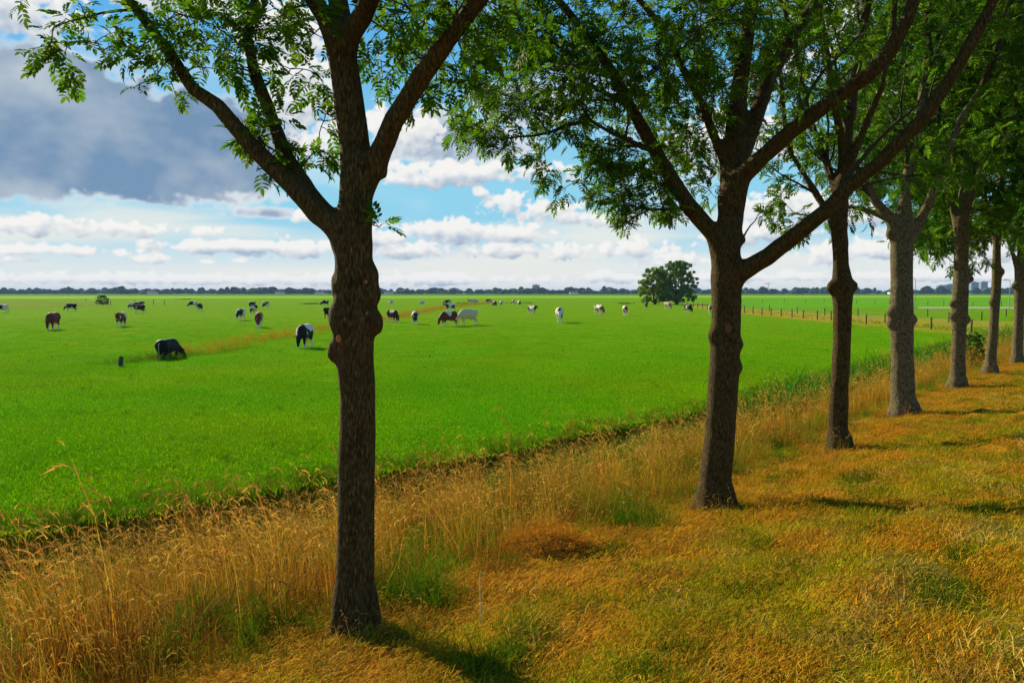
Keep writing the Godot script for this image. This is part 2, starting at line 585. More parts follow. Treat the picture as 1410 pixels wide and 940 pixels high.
# ------------------------------------------------------------------ leaves, branches, trees
func leaf_mesh(col := Color.WHITE) -> ArrayMesh:
	# an ash leaf: a stalk along +z with four pairs of leaflets and one at the end; about 0.24 long
	var b := MB.new()
	var spine := func(t: float) -> Vector3: return Vector3(0, -0.03 * t * t, 0.17 * t)
	for k in 4:
		var p: Vector3 = spine.call(k / 4.0)
		var q: Vector3 = spine.call((k + 1) / 4.0)
		b.tri(p + Vector3(-0.0012, 0, 0), q + Vector3(-0.001, 0, 0), p + Vector3(0.0012, 0, 0), col * lin(0.9, 0.9, 0.8))
		b.tri(q + Vector3(-0.001, 0, 0), q + Vector3(0.001, 0, 0), p + Vector3(0.0012, 0, 0), col * lin(0.9, 0.9, 0.8))
	var spots := [[0.38, -1, 0.058], [0.38, 1, 0.06], [0.58, -1, 0.07], [0.58, 1, 0.068], [0.78, -1, 0.072], [0.78, 1, 0.074], [0.96, -1, 0.066], [0.96, 1, 0.064], [1.0, 0, 0.078]]
	var r := RandomNumberGenerator.new()
	r.seed = 5
	for s in spots:
		var o: Vector3 = spine.call(s[0])
		var dir := Vector3(float(s[1]) * 0.85, -0.12 + r.randf_range(-0.25, 0.2), 0.62).normalized()
		if s[1] == 0: dir = Vector3(0.05, -0.45, 1.0).normalized()
		var side := dir.cross(Vector3.UP).normalized().rotated(dir, r.randf_range(-0.4, 0.4))
		var up := side.cross(dir).normalized()
		var l: float = s[2]
		var w := l * 0.21
		var tip := o + dir * l - up * l * 0.12
		var m1 := o + dir * l * 0.32 - up * l * 0.03
		var m2 := o + dir * l * 0.68 - up * l * 0.06
		var fold := up * w * 0.35
		var l1 := m1 + side * w * 0.95 + fold
		var r1 := m1 - side * w * 0.95 + fold
		var l2 := m2 + side * w * 0.8 + fold
		var r2 := m2 - side * w * 0.8 + fold
		b.tri(o, l1, m1, col); b.tri(o, m1, r1, col)
		b.tri(l1, l2, m1, col); b.tri(l2, m2, m1, col)
		b.tri(m1, m2, r1, col); b.tri(m2, r2, r1, col)
		b.tri(l2, tip, m2, col); b.tri(m2, tip, r2, col)
	return b.mesh(M.leaf)

class Ash:
	var root: Node3D
	var leaves := []                # transforms
	var tints := PackedColorArray()
	var twigs := MB.new()
	var wood := []                  # points on limbs and branches where more may sprout: [position, radius, direction]
	var thick := 1.0
	var leaf_size := 1.0
	var hue := Color.WHITE

func spray(t: Ash, from: Vector3, to: Vector3, count: int, r0 := 0.0045) -> void:
	# a leafy twig
	var mid := (from + to) * 0.5 + Vector3(rr(-1, 1), rr(-0.2, 1.2), rr(-1, 1)) * from.distance_to(to) * 0.12
	var pts := PackedVector3Array()
	var rad := PackedFloat32Array()
	for k in 4:
		var s := k / 3.0
		pts.append(from.lerp(mid, s).lerp(mid.lerp(to, s), s))
		rad.append(lerpf(r0, 0.0018, s))
	t.twigs.tube(pts, rad, 3, Color.WHITE, false)
	for k in count:
		var s := lerpf(0.3, 1.0, (k + 0.5) / count)
		var p := from.lerp(mid, s).lerp(mid.lerp(to, s), s)
		var along := (to - from).normalized()
		var out := along.cross(Vector3(rr(-1, 1), rr(-1, 1), rr(-1, 1))).normalized()
		var dir := (along * rr(0.3, 1.0) + out * rr(0.5, 1.0) + Vector3(0, rr(-0.4, 0.3), 0)).normalized()
		var up := (Vector3.UP + Vector3(rr(-0.7, 0.7), 0, rr(-0.7, 0.7))).normalized()
		var x := up.cross(dir).normalized()
		var sc := rr(0.75, 1.25) * t.leaf_size
		t.leaves.append(Transform3D(Basis(x, dir.cross(x), dir) * Basis.from_scale(Vector3(sc, sc, sc)), p))
		var w := rr(0.65, 1.4)
		t.tints.append(Color(t.hue.r * w * rr(0.75, 1.35), t.hue.g * w, t.hue.b * w))

func branch(t: Ash, pts: PackedVector3Array, rad: PackedFloat32Array, own := true) -> void:
	for k in range(1, pts.size()):
		t.wood.append([pts[k], rad[k], (pts[k] - pts[k - 1]).normalized()])
	if own:
		var b := MB.new()
		b.tube(pts, rad, 8)
		part("branch", b.mesh(M.bark), t.root)
	else:
		t.twigs.tube(pts, rad, 5)

func grow(t: Ash, from: Vector3, dir: Vector3, length: float, r: float, level: int, leafy := 1.0) -> void:
	# a limb that rises, bends and divides
	var n := 5
	var pts := PackedVector3Array([from])
	var rad := PackedFloat32Array([r])
	var d := dir.normalized()
	var p := from
	for k in n:
		d = (d + Vector3(rr(-1, 1), rr(-0.6, 0.9), rr(-1, 1)) * 0.20).normalized()
		p += d * length / n
		pts.append(p)
		rad.append(maxf(lerpf(r, r * 0.35, (k + 1.0) / n), 0.002))
	branch(t, pts, rad, level == 0)
	if level >= 2:
		spray(t, pts[1], pts[1] + (d + Vector3(rr(-1, 1), rr(-1, 0.6), rr(-1, 1))).normalized() * length * 0.6, int(5 * leafy))
		spray(t, pts[3], pts[3] + (d + Vector3(rr(-1, 1), rr(-1, 0.6), rr(-1, 1))).normalized() * length * 0.6, int(6 * leafy))
		spray(t, pts[4], p + d * length * 0.25, int(7 * leafy))
		return
	var kids := 5 if level == 0 else 4
	for k in kids:
		var s := clampi(1 + int(round(k * 4.0 / (kids - 1))), 1, n)
		var o := pts[s]
		var side := d.cross(Vector3(rr(-1, 1), rr(-1, 1), rr(-1, 1))).normalized()
		grow(t, o, d * rr(0.4, 0.9) + side * rr(0.6, 1.0) + Vector3.UP * 0.1, length * rr(0.48, 0.66), rad[s] * 0.62, level + 1, leafy)

func mass(t: Ash, c: Vector3, r: float, count: int) -> void:
	# a clump of foliage carried by a branch from the nearest wood
	var best := 1e9
	var src: Array = t.wood[0]
	for w in t.wood:
		var q: float = (w[0] as Vector3).distance_to(c) + (0.3 if (w[0] as Vector3).y > c.y + 0.2 else 0.0)
		if q < best:
			best = q
			src = w
	var from: Vector3 = src[0]
	var r0 := clampf(best * 0.014 + 0.004, 0.005, float(src[1]) * 0.7 + 0.002)
	var mid := (from + c) * 0.5 + Vector3(rr(-0.1, 0.1), rr(0.02, 0.16), rr(-0.1, 0.1)) * best
	var pts := PackedVector3Array()
	var rad := PackedFloat32Array()
	for k in 6:
		var s := k / 5.0
		pts.append(from.lerp(mid, s).lerp(mid.lerp(c, s), s) + (Vector3(rr(-1, 1), rr(-1, 1), rr(-1, 1)) * 0.02 * best if k > 0 else Vector3.ZERO))
		rad.append(lerpf(r0, 0.003, s))
	branch(t, pts, rad, r0 > 0.009)
	var sprays := maxi(1, int(round(count * t.thick / 6.0)))
	for k in sprays:
		var o := pts[rng.randi_range(3, 5)] if k % 3 else c + Vector3(rr(-1, 1), rr(-1, 1), rr(-1, 1)) * r * 0.35
		var d := Vector3(rr(-1, 1), rr(-0.9, 0.9), rr(-1, 1)).normalized()
		if k % 3 == 0: t.twigs.tube(PackedVector3Array([pts[4], (pts[4] + o) * 0.5 + Vector3(0, 0.02, 0), o]), PackedFloat32Array([0.004, 0.0035, 0.003]), 3, Color.WHITE, false)
		spray(t, o, o + d * r * rr(0.55, 1.0), 6)

func bones_of(lines: Array, depth: float, scale := 1.0) -> Array:
	# polylines in photo pixels: [x, y, width, nearer(-)/farther(+) in metres] at the tree's depth
	var out := []
	for n in lines.size():
		var l: Array = lines[n]
		for k in l.size() - 1:
			var a: Array = l[k]
			var b: Array = l[k + 1]
			var za: float = depth + a[3]
			var zb: float = depth + b[3]
			var off := cos(atan((a[0] - 705.0) / FOC)) * 0.95 * scale
			out.append([at(a[0], a[1], za), at(b[0], b[1], zb), a[2] * 0.5 * za / FOC * off, b[2] * 0.5 * zb / FOC * off, n])
	return out

func row_depth(px: float) -> float:
	return 5568.0 / (1650.0 - px)

func make_tree(called: String, label: String, base_px: Vector2, lines: Array, cell: float, knobs: Array, masses: Array, crown: Dictionary, single_leaves := 0) -> void:
	var depth := row_depth(base_px.x)
	var base := at(base_px.x, base_px.y, depth)
	base.y = ground(to_u(base), to_v(base))
	var t := Ash.new()
	t.root = thing(called, base, label, "tree", "row of trees on the dike")
	t.hue = crown.get("hue", LEAF)
	t.leaf_size = crown.get("leaf", 1.0)
	t.thick = crown.get("dense", 1.7)
	var bones := bones_of(lines, depth)
	# the foot flares into the ground
	var foot: Array = bones[0]
	var f: Vector3 = foot[0]
	for k in 6:
		var w := TAU * k / 6.0 + 0.4
		var out := Vector3(cos(w), 0, sin(w)) * float(foot[2]) * rr(0.9, 1.3)
		bones.append([f + Vector3(0, 0.26, 0) + out * 0.4, f + out * 1.25 + Vector3(0, -0.1, 0), float(foot[2]) * 0.55, float(foot[2]) * 0.3])
	bones.append([f, f + Vector3(0, -0.2, 0), foot[2], foot[2]])
	for q in knobs:
		var p := at(q[0], q[1], depth + q[3])
		bones.append([p, p + Vector3(0.001, 0, 0), q[2] * 0.5 * depth / FOC, q[2] * 0.5 * depth / FOC])
	var nz := FastNoiseLite.new()
	nz.frequency = 3.2
	nz.seed = int(base_px.x)
	nz.fractal_octaves = 3
	var local := []
	for b in bones:
		local.append([b[0] - base, b[1] - base, b[2], b[3], b[4] if b.size() > 4 else 100 + local.size()])
	var trunk := surface_net(local, cell, cell * 2.6, nz, 0.012 * float(crown.get("rough", 1.0)))
	part("trunk", trunk.mesh(crown.get("bark", M.bark)), t.root)
	t.wood = []
	for b in local:
		if float(b[2]) < 0.13 and (b[1] as Vector3).y > 1.6:
			t.wood.append([b[1], b[3], ((b[1] - b[0]) as Vector3).normalized()])
			t.wood.append([((b[0] as Vector3) + b[1]) * 0.5, b[3], ((b[1] - b[0]) as Vector3).normalized()])
	# limbs go on above what was traced
	for l in lines:
		var e: Array = l[-1]
		var e0: Array = l[-2]
		if e.size() > 4 and e[4] == 0: continue
		var p := at(e[0], e[1], depth + e[3]) - base
		var p0 := at(e0[0], e0[1], depth + e0[3]) - base
		var r: float = e[2] * 0.5 * (depth + e[3]) / FOC
		grow(t, p, (p - p0).normalized() + Vector3(0, 0.25, 0), crown.get("length", 2.2), r, 0, crown.get("leafy", 1.0))
	for s in crown.get("side", []):
		# side branches given as [from x, y, near/far, to x, y, near/far, width]
		var a := at(s[0], s[1], depth + s[2]) - base
		var b := at(s[3], s[4], depth + s[5]) - base
		grow(t, a, b - a, a.distance_to(b), s[6] * 0.5 * depth / FOC, 1, crown.get("leafy", 1.0))
	for m in masses:
		mass(t, at(m[0], m[1], depth + m[3]) - base, m[2] * depth / FOC, m[4])
	for k in crown.get("extra", 0):
		# clumps that fill the round of the crown
		var w := rr(0, TAU)
		var y := rr(crown.low, crown.high)
		var s: float = (y - crown.low) / (crown.high - crown.low)
		var rad: float = crown.wide * sqrt(maxf(0.08, 1.0 - pow(absf(s - 0.4) / 0.62, 2.0))) * sqrt(rr(0.15, 1.0))
		mass(t, Vector3(cos(w) * rad, y, sin(w) * rad) + crown.get("shift", Vector3.ZERO), rr(0.45, 0.75), int(crown.get("each", 30)))
	var tw := part("twigs", t.twigs.mesh(M.twig), t.root)
	tag(tw, "", "", "", "stuff")
	# the crown; on the nearest trees the leaves that show largest are objects of their own
	var rest := []
	var rest_tint := PackedColorArray()
	var near := []
	if single_leaves > 0:
		for k in t.leaves.size():
			var p: Vector3 = t.leaves[k].origin + base
			if seen(p, 0.0): near.append([p.distance_to(EYE), k])
		near.sort_custom(func(a, b): return a[0] < b[0])
		near = near.slice(0, single_leaves)
	var taken := {}
	for q in near: taken[q[1]] = true
	for k in t.leaves.size():
		if not taken.has(k):
			rest.append(t.leaves[k])
			rest_tint.append(t.tints[k])
	var cr := copies("crown", M.leaf_mesh, rest, rest_tint, t.root)
	tag(cr, "", "", "", "stuff")
	for k in taken:
		var shade := clampi(int((t.tints[k].g / t.hue.g - 0.65) / 0.75 * 4.0), 0, 3)
		var lf := part("leaf", M.leaf_variants[shade], cr)
		lf.transform = t.leaves[k]
	print(called, " leaves ", t.leaves.size(), " trunk verts ", trunk.v.size(), " twig tris ", t.twigs.i.size() / 3)

func make_trees() -> void:
	M.leaf_mesh = leaf_mesh()
	M.leaf_variants = []
	for k in 4:
		var w := 0.65 + 0.1875 * (k + 0.5)
		M.leaf_variants.append(leaf_mesh(lin(LEAF.r * w, LEAF.g * w, LEAF.b * w)))
	rng.seed = 101
	make_tree("ash_tree", "knobbly dark trunk forking low, first tree of the row beside tall dry grass", Vector2(490, 868), [
		[[490, 872, 62, 0], [489, 820, 58, 0], [490, 700, 56, 0], [492, 600, 54, 0], [492, 540, 52, 0], [489, 500, 54, 0], [488, 450, 60, 0], [488, 400, 56, 0], [487, 365, 56, 0], [487, 330, 55, 0], [489, 280, 50, 0.02], [492, 235, 50, 0.05], [488, 200, 44, 0.08], [477, 110, 42, 0.12], [468, 60, 42, 0.15], [448, 25, 26, 0.1], [425, -10, 24, 0.0]],
		[[470, 60, 36, 0.15], [468, 20, 30, 0.25], [462, -15, 28, 0.35]],
		[[472, 62, 32, 0.12], [498, 22, 30, 0.05], [514, -12, 27, -0.1]],
		[[500, 250, 38, 0.05], [519, 222, 34, 0.0], [541, 168, 30, -0.1], [580, 105, 28, -0.2], [620, 50, 26, -0.3], [658, 2, 24, -0.4]],
		[[484, 340, 46, 0], [462, 312, 40, 0.0], [430, 282, 33, 0.05], [400, 254, 28, 0.1], [345, 200, 24, 0.15], [300, 146, 22, 0.2], [265, 122, 21, 0.25], [235, 75, 18, 0.3], [200, 30, 17, 0.35], [174, -4, 15, 0.4]],
		[[440, 292, 30, 0.05], [422, 262, 25, 0.15], [392, 212, 22, 0.3], [366, 140, 19, 0.45], [350, 100, 17, 0.5], [340, 48, 15, 0.6], [350, 0, 13, 0.7]],
	], 0.022, [[466, 432, 26, -0.02], [470, 445, 28, -0.06], [512, 440, 30, -0.02], [508, 405, 34, 0], [505, 378, 32, -0.02], [518, 448, 10, 0], [467, 478, 20, 0], [462, 492, 8, 0], [466, 394, 14, 0], [527, 240, 12, 0], [457, 488, 6, 0], [461, 476, 7, 0], [462, 402, 6, 0], [460, 384, 5, 0], [461, 340, 4, 0], [521, 455, 6, 0]], [
		[75, 38, 32, 0.3, 14], [68, 74, 28, 0.3, 14], [110, 102, 22, 0.3, 10], [92, 60, 34, 0.3, 16], [140, 62, 42, 0.3, 30], [185, 70, 42, 0.3, 34], [215, 105, 26, 0.3, 12], [205, 40, 40, 0.4, 24], [185, 120, 18, 0.3, 8], [240, 110, 20, 0.2, 6], [110, 6, 22, 0.3, 8],
		[262, 35, 48, 0.3, 34], [310, 25, 52, 0.5, 40], [300, 92, 46, 0.4, 34], [255, 80, 34, 0.4, 22], [370, 40, 52, 0.6, 40], [420, 55, 46, 0.4, 34], [330, 60, 40, 0.1, 24], [280, 60, 50, 0.9, 30], [350, 20, 50, 0.9, 34], [400, 15, 52, -0.3, 40], [230, 15, 40, -0.2, 22],
		[330, 170, 30, 0.2, 14], [360, 190, 42, 0.2, 34], [392, 178, 30, 0.2, 20], [438, 205, 38, 0.3, 32], [448, 160, 32, 0.4, 24], [440, 105, 38, 0.5, 28], [420, 240, 30, 0.3, 20], [400, 95, 34, 0.5, 20], [352, 235, 12, 0.1, 4],
		[545, 55, 55, 0.2, 50], [600, 95, 55, 0.3, 50], [565, 15, 55, -0.2, 44], [640, 60, 55, -0.1, 46], [585, 140, 30, 0.3, 16], [690, 25, 55, 0.0, 46], [625, 20, 60, -0.5, 46], [535, 100, 40, 0.5, 30], [660, 110, 45, 0.2, 34], [521, 312, 12, 0, 3], [560, 180, 16, 0.2, 4]],
		{"extra": 60, "low": 4.5, "high": 8.8, "wide": 2.7, "each": 42, "length": 2.0, "leafy": 1.3, "rough": 0.8, "dense": 0.85, "leaf": 0.74}, 300)
	rng.seed = 202
	make_tree("ash_tree", "dark trunk with two long straight limbs leaning over its neighbours, second tree of the row", Vector2(985, 703), [
		[[986, 710, 54, 0], [986, 660, 48, 0], [993, 580, 45, 0], [998, 500, 45, 0], [1000, 440, 44, 0], [1000, 385, 44, 0], [1000, 345, 42, 0], [1006, 300, 38, 0.05], [1008, 255, 36, 0.1], [1010, 200, 30, 0.2], [1020, 110, 24, 0.4], [1032, 30, 20, 0.6], [1036, -10, 18, 0.7]],
		[[1000, 385, 36, 0], [1022, 374, 29, -0.1], [1056, 354, 26, -0.25], [1100, 320, 25, -0.5], [1140, 289, 24, -0.7], [1170, 256, 23, -0.8], [1210, 225, 22, -1.0], [1270, 165, 22, -1.2], [1305, 115, 20, -1.3], [1340, 55, 19, -1.4], [1372, -5, 18, -1.5]],
		[[1008, 275, 34, 0.05], [1022, 243, 28, -0.05], [1046, 220, 26, -0.2], [1090, 180, 25, -0.4], [1150, 135, 24, -0.6], [1200, 100, 24, -0.8], [1230, 65, 23, -0.9], [1250, 25, 22, -1.0], [1262, -8, 21, -1.0]],
		[[998, 350, 32, 0], [983, 322, 26, 0], [950, 285, 23, 0.05], [925, 245, 21, 0.1], [905, 212, 20, 0.15], [880, 168, 17, 0.2], [852, 115, 15, 0.3], [825, 70, 13, 0.4], [790, 25, 12, 0.45], [764, -5, 11, 0.5]],
		[[1008, 235, 20, 0.15], [990, 205, 14, 0.2], [966, 140, 12, 0.4], [930, 75, 10, 0.6], [906, 30, 9, 0.7], [880, 0, 8, 0.8]],
		[[1010, 240, 28, 0.1], [1040, 165, 24, 0.3], [1060, 105, 22, 0.5], [1095, 45, 20, 0.7], [1130, -5, 18, 0.9]],
	], 0.03, [[984, 462, 16, -0.02], [1016, 474, 15, 0], [983, 580, 16, 0], [1016, 505, 13, 0], [1022, 330, 11, 0]], [
		[655, 192, 26, 0.3, 12], [680, 175, 32, 0.3, 20], [700, 205, 22, 0.3, 10], [640, 165, 30, 0.1, 16], [720, 150, 50, 0.2, 44], [760, 110, 60, 0.2, 60], [690, 110, 50, 0.4, 44], [650, 120, 45, 0.4, 34], [730, 60, 60, 0.5, 60], [800, 130, 55, 0.4, 56], [790, 165, 40, 0.3, 34], [760, 170, 28, 0.3, 18], [840, 180, 36, 0.5, 24], [800, 60, 60, 0.8, 56], [850, 110, 50, -0.4, 46], [880, 60, 60, 0.6, 56], [780, 20, 60, 0.0, 50], [860, 20, 60, 0.2, 50], [700, 40, 55, 0.9, 46], [750, 20, 55, 0.9, 40],
		[760, 238, 20, 0.2, 10], [772, 262, 20, 0.2, 10], [750, 225, 14, 0.2, 6], [800, 250, 26, 0.2, 10], [840, 235, 40, 0.2, 44], [870, 260, 40, 0.2, 44], [880, 215, 46, 0.3, 50], [900, 280, 34, 0.2, 34], [850, 285, 30, 0.2, 24], [855, 312, 22, 0.2, 14], [920, 235, 46, 0.5, 44], [945, 190, 52, 0.5, 56], [830, 210, 30, 0.2, 24], [940, 130, 56, 0.6, 60], [930, 280, 26, 0.2, 18], [975, 260, 30, 0.6, 20], [910, 90, 56, -0.3, 56], [960, 60, 60, 0.4, 60], [985, 130, 50, -0.4, 50], [1000, 30, 60, 0.4, 56], [960, 20, 60, -0.3, 56], [1050, 60, 55, 0.9, 46], [1075, 110, 40, 1.0, 30], [1040, 20, 60, -0.3, 50], [1105, 30, 50, 0.8, 36], [1060, 180, 34, 0.9, 20], [1050, 290, 12, 0.3, 4], [960, 215, 30, 0.7, 24], [900, 150, 50, 0.9, 40]],
		{"extra": 70, "low": 4.2, "high": 9.5, "wide": 2.6, "shift": Vector3(-1.3, 0, -0.4), "each": 32, "length": 2.4, "leafy": 1.5, "rough": 1.0, "dense": 2.1, "leaf": 0.78,
		"side": [[902, 208, 0.15, 800, 170, 0.2, 9], [800, 168, 0.2, 690, 190, 0.3, 6], [870, 148, 0.2, 770, 100, 0.3, 9], [850, 110, 0.3, 740, 60, 0.4, 9], [950, 285, 0.1, 860, 300, 0.2, 6], [1090, 182, -0.4, 1150, 40, -0.2, 7], [1140, 290, -0.7, 1215, 130, -0.5, 8]]}, 300)
	rng.seed = 303
	make_tree("ash_tree", "slim dark trunk with one ring-shaped collar of knobs, third tree of the row", Vector2(1155, 622), [
		[[1156, 628, 36, 0], [1154, 590, 30, 0], [1156, 540, 28, 0], [1160, 470, 27, 0], [1161, 425, 28, 0], [1161, 395, 33, 0], [1158, 365, 24, 0], [1157, 310, 22, 0], [1159, 270, 21, 0.1], [1165, 200, 18, 0.2], [1175, 130, 15, 0.3], [1185, 60, 12, 0.4]],
		[[1158, 335, 18, 0], [1146, 303, 12, 0], [1125, 268, 10, 0.2], [1090, 212, 8, 0.4]],
		[[1159, 285, 14, 0.1], [1140, 230, 10, 0.3], [1115, 160, 8, 0.5], [1100, 90, 7, 0.6]],
		[[1164, 210, 14, 0.2], [1150, 150, 11, 0.0], [1140, 80, 9, -0.2], [1130, 10, 8, -0.3]],
		[[1160, 250, 14, 0.1], [1185, 190, 11, 0.0], [1215, 120, 9, -0.2], [1230, 40, 8, -0.2]],
	], 0.032, [[1147, 398, 14, 0], [1174, 394, 14, 0], [1145, 392, 7, 0]], [[1080, 210, 26, 0.4, 14], [1095, 150, 30, 0.5, 16], [1110, 245, 24, 0.4, 12], [1130, 215, 26, 0.5, 18], [1105, 290, 12, 0.0, 4]],
		{"extra": 30, "low": 5.6, "high": 9.8, "wide": 2.6, "dense": 1.2, "each": 34, "length": 2.4, "leafy": 1.0,
		"side": [[1125, 268, 0.2, 1060, 235, 0.3, 4], [1140, 300, 0.1, 1085, 290, 0.2, 4], [1150, 255, 0.2, 1090, 130, 0.4, 5], [1168, 180, 0.2, 1120, 20, 0.3, 6], [1172, 150, 0.2, 1215, 10, 0.2, 6], [1160, 240, 0.1, 1100, 190, 0.3, 4]]})
	rng.seed = 404
	make_tree("ash_tree", "pale grey stout trunk splitting into three at a thick collar, fourth tree of the row", Vector2(1245, 572), [
		[[1246, 580, 42, 0], [1244, 545, 37, 0], [1243, 490, 34, 0], [1242, 430, 35, 0], [1242, 380, 32, 0], [1242, 340, 34, 0], [1244, 315, 32, 0], [1247, 275, 18, 0], [1252, 235, 17, 0.1], [1266, 175, 14, 0.2], [1274, 100, 11, 0.4]],
		[[1240, 325, 26, 0], [1226, 300, 17, 0], [1208, 280, 14, 0.1], [1182, 236, 10, 0.2], [1165, 170, 8, 0.4]],
		[[1246, 330, 26, 0], [1264, 312, 17, 0], [1280, 278, 15, -0.1], [1300, 225, 12, -0.2], [1322, 165, 10, -0.3], [1352, 120, 8, -0.4]],
		[[1236, 305, 12, 0], [1190, 288, 8, 0.3], [1165, 284, 6, 0.4, 0]],
	], 0.034, [[1228, 322, 14, 0], [1258, 320, 14, 0], [1227, 430, 12, 0], [1229, 445, 14, 0], [1257, 440, 12, 0]], [[1190, 200, 30, 0.4, 24], [1210, 250, 24, 0.3, 18], [1230, 190, 30, 0.6, 24], [1300, 260, 24, 0.4, 18], [1285, 330, 20, 0.6, 14], [1265, 240, 22, 0.6, 16]],
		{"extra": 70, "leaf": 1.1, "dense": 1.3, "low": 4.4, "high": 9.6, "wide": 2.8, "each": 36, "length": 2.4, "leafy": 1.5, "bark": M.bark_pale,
		"side": [[1250, 240, 0.1, 1235, 110, 0.2, 6], [1268, 170, 0.2, 1310, 40, 0.3, 6], [1290, 250, -0.1, 1270, 130, 0.0, 6], [1205, 275, 0.1, 1150, 230, 0.3, 5]]})
	rng.seed = 505
	make_tree("ash_tree", "light grey trunk with several round swellings at mid height, fifth tree of the row", Vector2(1318, 535), [
		[[1319, 542, 28, 0], [1320, 500, 22, 0], [1321, 455, 21, 0], [1322, 430, 25, 0], [1323, 400, 24, 0], [1324, 360, 22, 0], [1325, 310, 20, 0], [1330, 250, 15, 0.1], [1336, 180, 12, 0.2]],
		[[1325, 330, 16, 0], [1312, 290, 9, 0.1], [1300, 240, 8, 0.3]],
		[[1327, 300, 14, 0], [1345, 250, 10, -0.1], [1365, 190, 8, -0.2]],
	], 0.036, [[1313, 435, 10, 0], [1336, 384, 10, 0], [1312, 418, 8, 0], [1332, 440, 10, 0]], [[1295, 345, 22, 0.6, 18], [1310, 360, 18, 0.7, 14], [1330, 362, 16, 0.7, 12], [1285, 320, 22, 0.5, 16], [1350, 350, 18, 0.6, 14]],
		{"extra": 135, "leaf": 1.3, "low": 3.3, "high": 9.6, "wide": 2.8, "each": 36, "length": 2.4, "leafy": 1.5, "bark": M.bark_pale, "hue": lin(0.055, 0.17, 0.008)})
	rng.seed = 606
	make_tree("ash_tree", "slender light grey trunk curving slightly, sixth tree of the row beside a leafy bush", Vector2(1364, 516), [
		[[1363, 522, 24, 0], [1365, 495, 17, 0], [1369, 450, 14, 0], [1371, 415, 15, 0], [1373, 380, 15, 0], [1373, 345, 12, 0], [1376, 300, 12, 0], [1380, 240, 10, 0.1]],
		[[1374, 330, 10, 0], [1362, 290, 7, 0.1], [1350, 250, 6, 0.2]],
		[[1376, 310, 10, 0], [1390, 275, 7, 0], [1402, 230, 6, 0]],
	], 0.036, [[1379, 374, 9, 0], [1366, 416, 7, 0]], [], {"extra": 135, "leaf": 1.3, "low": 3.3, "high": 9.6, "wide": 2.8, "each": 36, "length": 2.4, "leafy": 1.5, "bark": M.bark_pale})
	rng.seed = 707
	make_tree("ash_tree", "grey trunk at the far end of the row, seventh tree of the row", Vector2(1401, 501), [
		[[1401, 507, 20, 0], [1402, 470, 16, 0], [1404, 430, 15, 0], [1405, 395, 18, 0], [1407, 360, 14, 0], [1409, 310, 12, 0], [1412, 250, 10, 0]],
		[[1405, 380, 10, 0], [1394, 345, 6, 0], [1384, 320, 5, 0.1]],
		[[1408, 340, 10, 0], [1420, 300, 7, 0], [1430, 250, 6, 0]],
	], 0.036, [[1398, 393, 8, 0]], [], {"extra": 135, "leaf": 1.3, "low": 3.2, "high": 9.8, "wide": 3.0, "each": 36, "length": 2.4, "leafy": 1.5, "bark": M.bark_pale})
	scars()

func scars() -> void:
	# round pruning scars of bare orange wood on the two nearest trunks
	var first := get_node("ash_tree")
	var second := get_node("ash_tree_001")
	for s in [[first, 504, 388, 4.5, 0.14], [first, 466, 466, 9.0, 0.135], [first, 505, 431, 3.5, 0.15], [second, 1003, 452, 12.5, 0.15], [second, 1036, 105, 6.0, -0.2], [second, 1044, 62, 6.0, -0.2]]:
		var d: float = (4.8 if s[0] == first else row_depth(985.0)) - s[4]
		var p := at(s[1], s[2], d)
		var sm := SphereMesh.new()
		var r: float = s[3] * 0.5 * d / FOC
		sm.radius = r
		sm.height = r * 2.0
		sm.radial_segments = 12
		sm.rings = 6
		sm.material = M.scar if s[3] < 12.0 else M.scar_dark
		var o := part("pruning_scar", sm, s[0])
		o.position = p - (s[0] as Node3D).position
		o.scale = Vector3(0.8, 1.25, 0.35)


